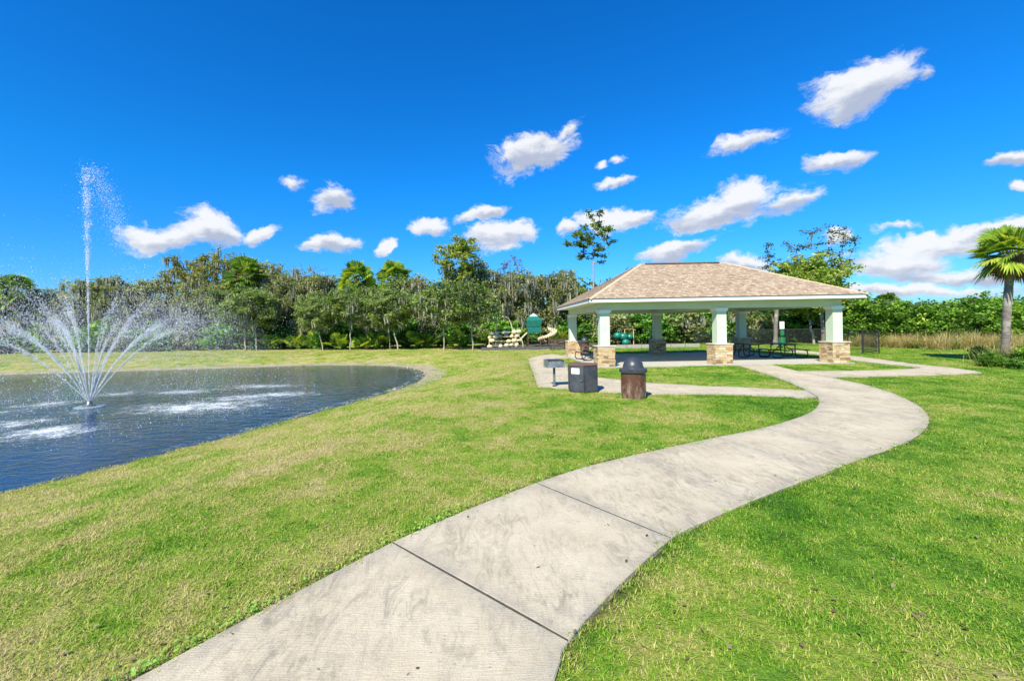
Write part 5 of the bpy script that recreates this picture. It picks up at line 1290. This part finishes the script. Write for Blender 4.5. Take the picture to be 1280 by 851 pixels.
for i_, (px, Yq, hq, lb) in enumerate(((1238, 17.3, .6, 'low green shrub at the left foot of the right palm'), (1266, 16.6, .5, 'low bushy shrub directly in front of the right palm trunk'), (1292, 16.9, 1.0, 'green shrub cut by the right edge of the photo beside the palm'), (1225, 20.5, .8, 'small shrub behind the grass clumps left of the right palm'))):
    plant('shrub' if i_ % 2 else 'hedge', i_ % 3, atx(px, Yq), Yq, hq, lb, None, 1.25)
# clover weeds along the left edge of the walk
g = np.random.default_rng(12); Lw = np.array([e[0] for e in ext[::-1]][::-1] + Lp[:9]); C = []
for i in range(len(Lw) - 1):
    a_, b_ = Lw[i], Lw[i + 1]; L = np.linalg.norm(b_ - a_); k = int(L * (260 if i < 7 else 90)); q = g.random(k); nrm = np.array([-(b_ - a_)[1], (b_ - a_)[0]]) / L
    off = np.abs(g.normal(0, .07, k)) - .012; dens_ = .5 + .5 * np.sin((a_ + (b_ - a_) * .5)[1] * 2.2); p = a_ + (b_ - a_) * q[:, None] + nrm * off[:, None]
    m_ = g.random(k) < .35 + .65 * (np.sin(p[:, 1] * 3.1) * .5 + .5); C.append(p[m_])
C = np.concatenate(C); C = np.concatenate([C[:, :2], g.uniform(.02, .05, (len(C), 1))], 1)
V_, F_, tt = cards(C, .022, g, 1.2, 1.1)
tag(obj('clover_weeds', np_mesh('clover_weeds', V_, F_, M['shrub'], tint=np.clip(tt * .4 + .6, 0, 1))), 'tiny bright green weeds creeping over the left edge of the walk', 'weeds', kind='stuff')
# pebbles on the bare bank
g = np.random.default_rng(21); n_ = 5000; X = g.uniform(-40, -1, n_ * 4); Y = g.uniform(14, 34, n_ * 4); sd = sdist(POND, X, Y); ok = (sd > -.1) & (sd < 1.3) & (g.random(len(X)) < .8); X, Y, sd = X[ok], Y[ok], sd[ok]
r_ = .022 * g.lognormal(0, .5, len(X)); S = OCT[None] * r_[:, None, None] * np.array([1.2, 1, .6]); V_ = (np.stack([X, Y, ter(X, Y, sd)], 1)[:, None] + S).reshape(-1, 3); F_ = (OF[None] + np.arange(len(X))[:, None, None] * 6).reshape(-1, 3)
tag(obj('bank_pebbles', np_mesh('bank_pebbles', V_, F_, simple('pebble', (.42, .38, .31), (.25, .22, .18), rough=.9, scale=2))), 'small pale stones scattered on the bare pond bank', 'pebbles', kind='stuff')

# dead leaves and clippings
g = np.random.default_rng(55); n_ = 900; Y = 1.6 + 16 * g.random(n_) ** 1.6; X = g.uniform(-1.2, 1.2, n_) * Y; sd = sdist(POND, X, Y); ok = sd > .4; X, Y, sd = X[ok], Y[ok], sd[ok]
onp = in_paved(X, Y); kp = (~onp) | (g.random(len(X)) < .12); X, Y, sd, onp = X[kp], Y[kp], sd[kp], onp[kp]
C = np.stack([X, Y, np.where(onp, .018, ter(X, Y, sd) + .03)], 1); V_, F_, tt = cards(C, .022, g, 2.2, 1.9)
tag(obj('fallen_leaves', np_mesh('fallen_leaves', V_, F_, M['dead'], tint=tt)), 'small dry brown leaves and clippings scattered over the turf and walk', 'fallen leaves', kind='stuff')
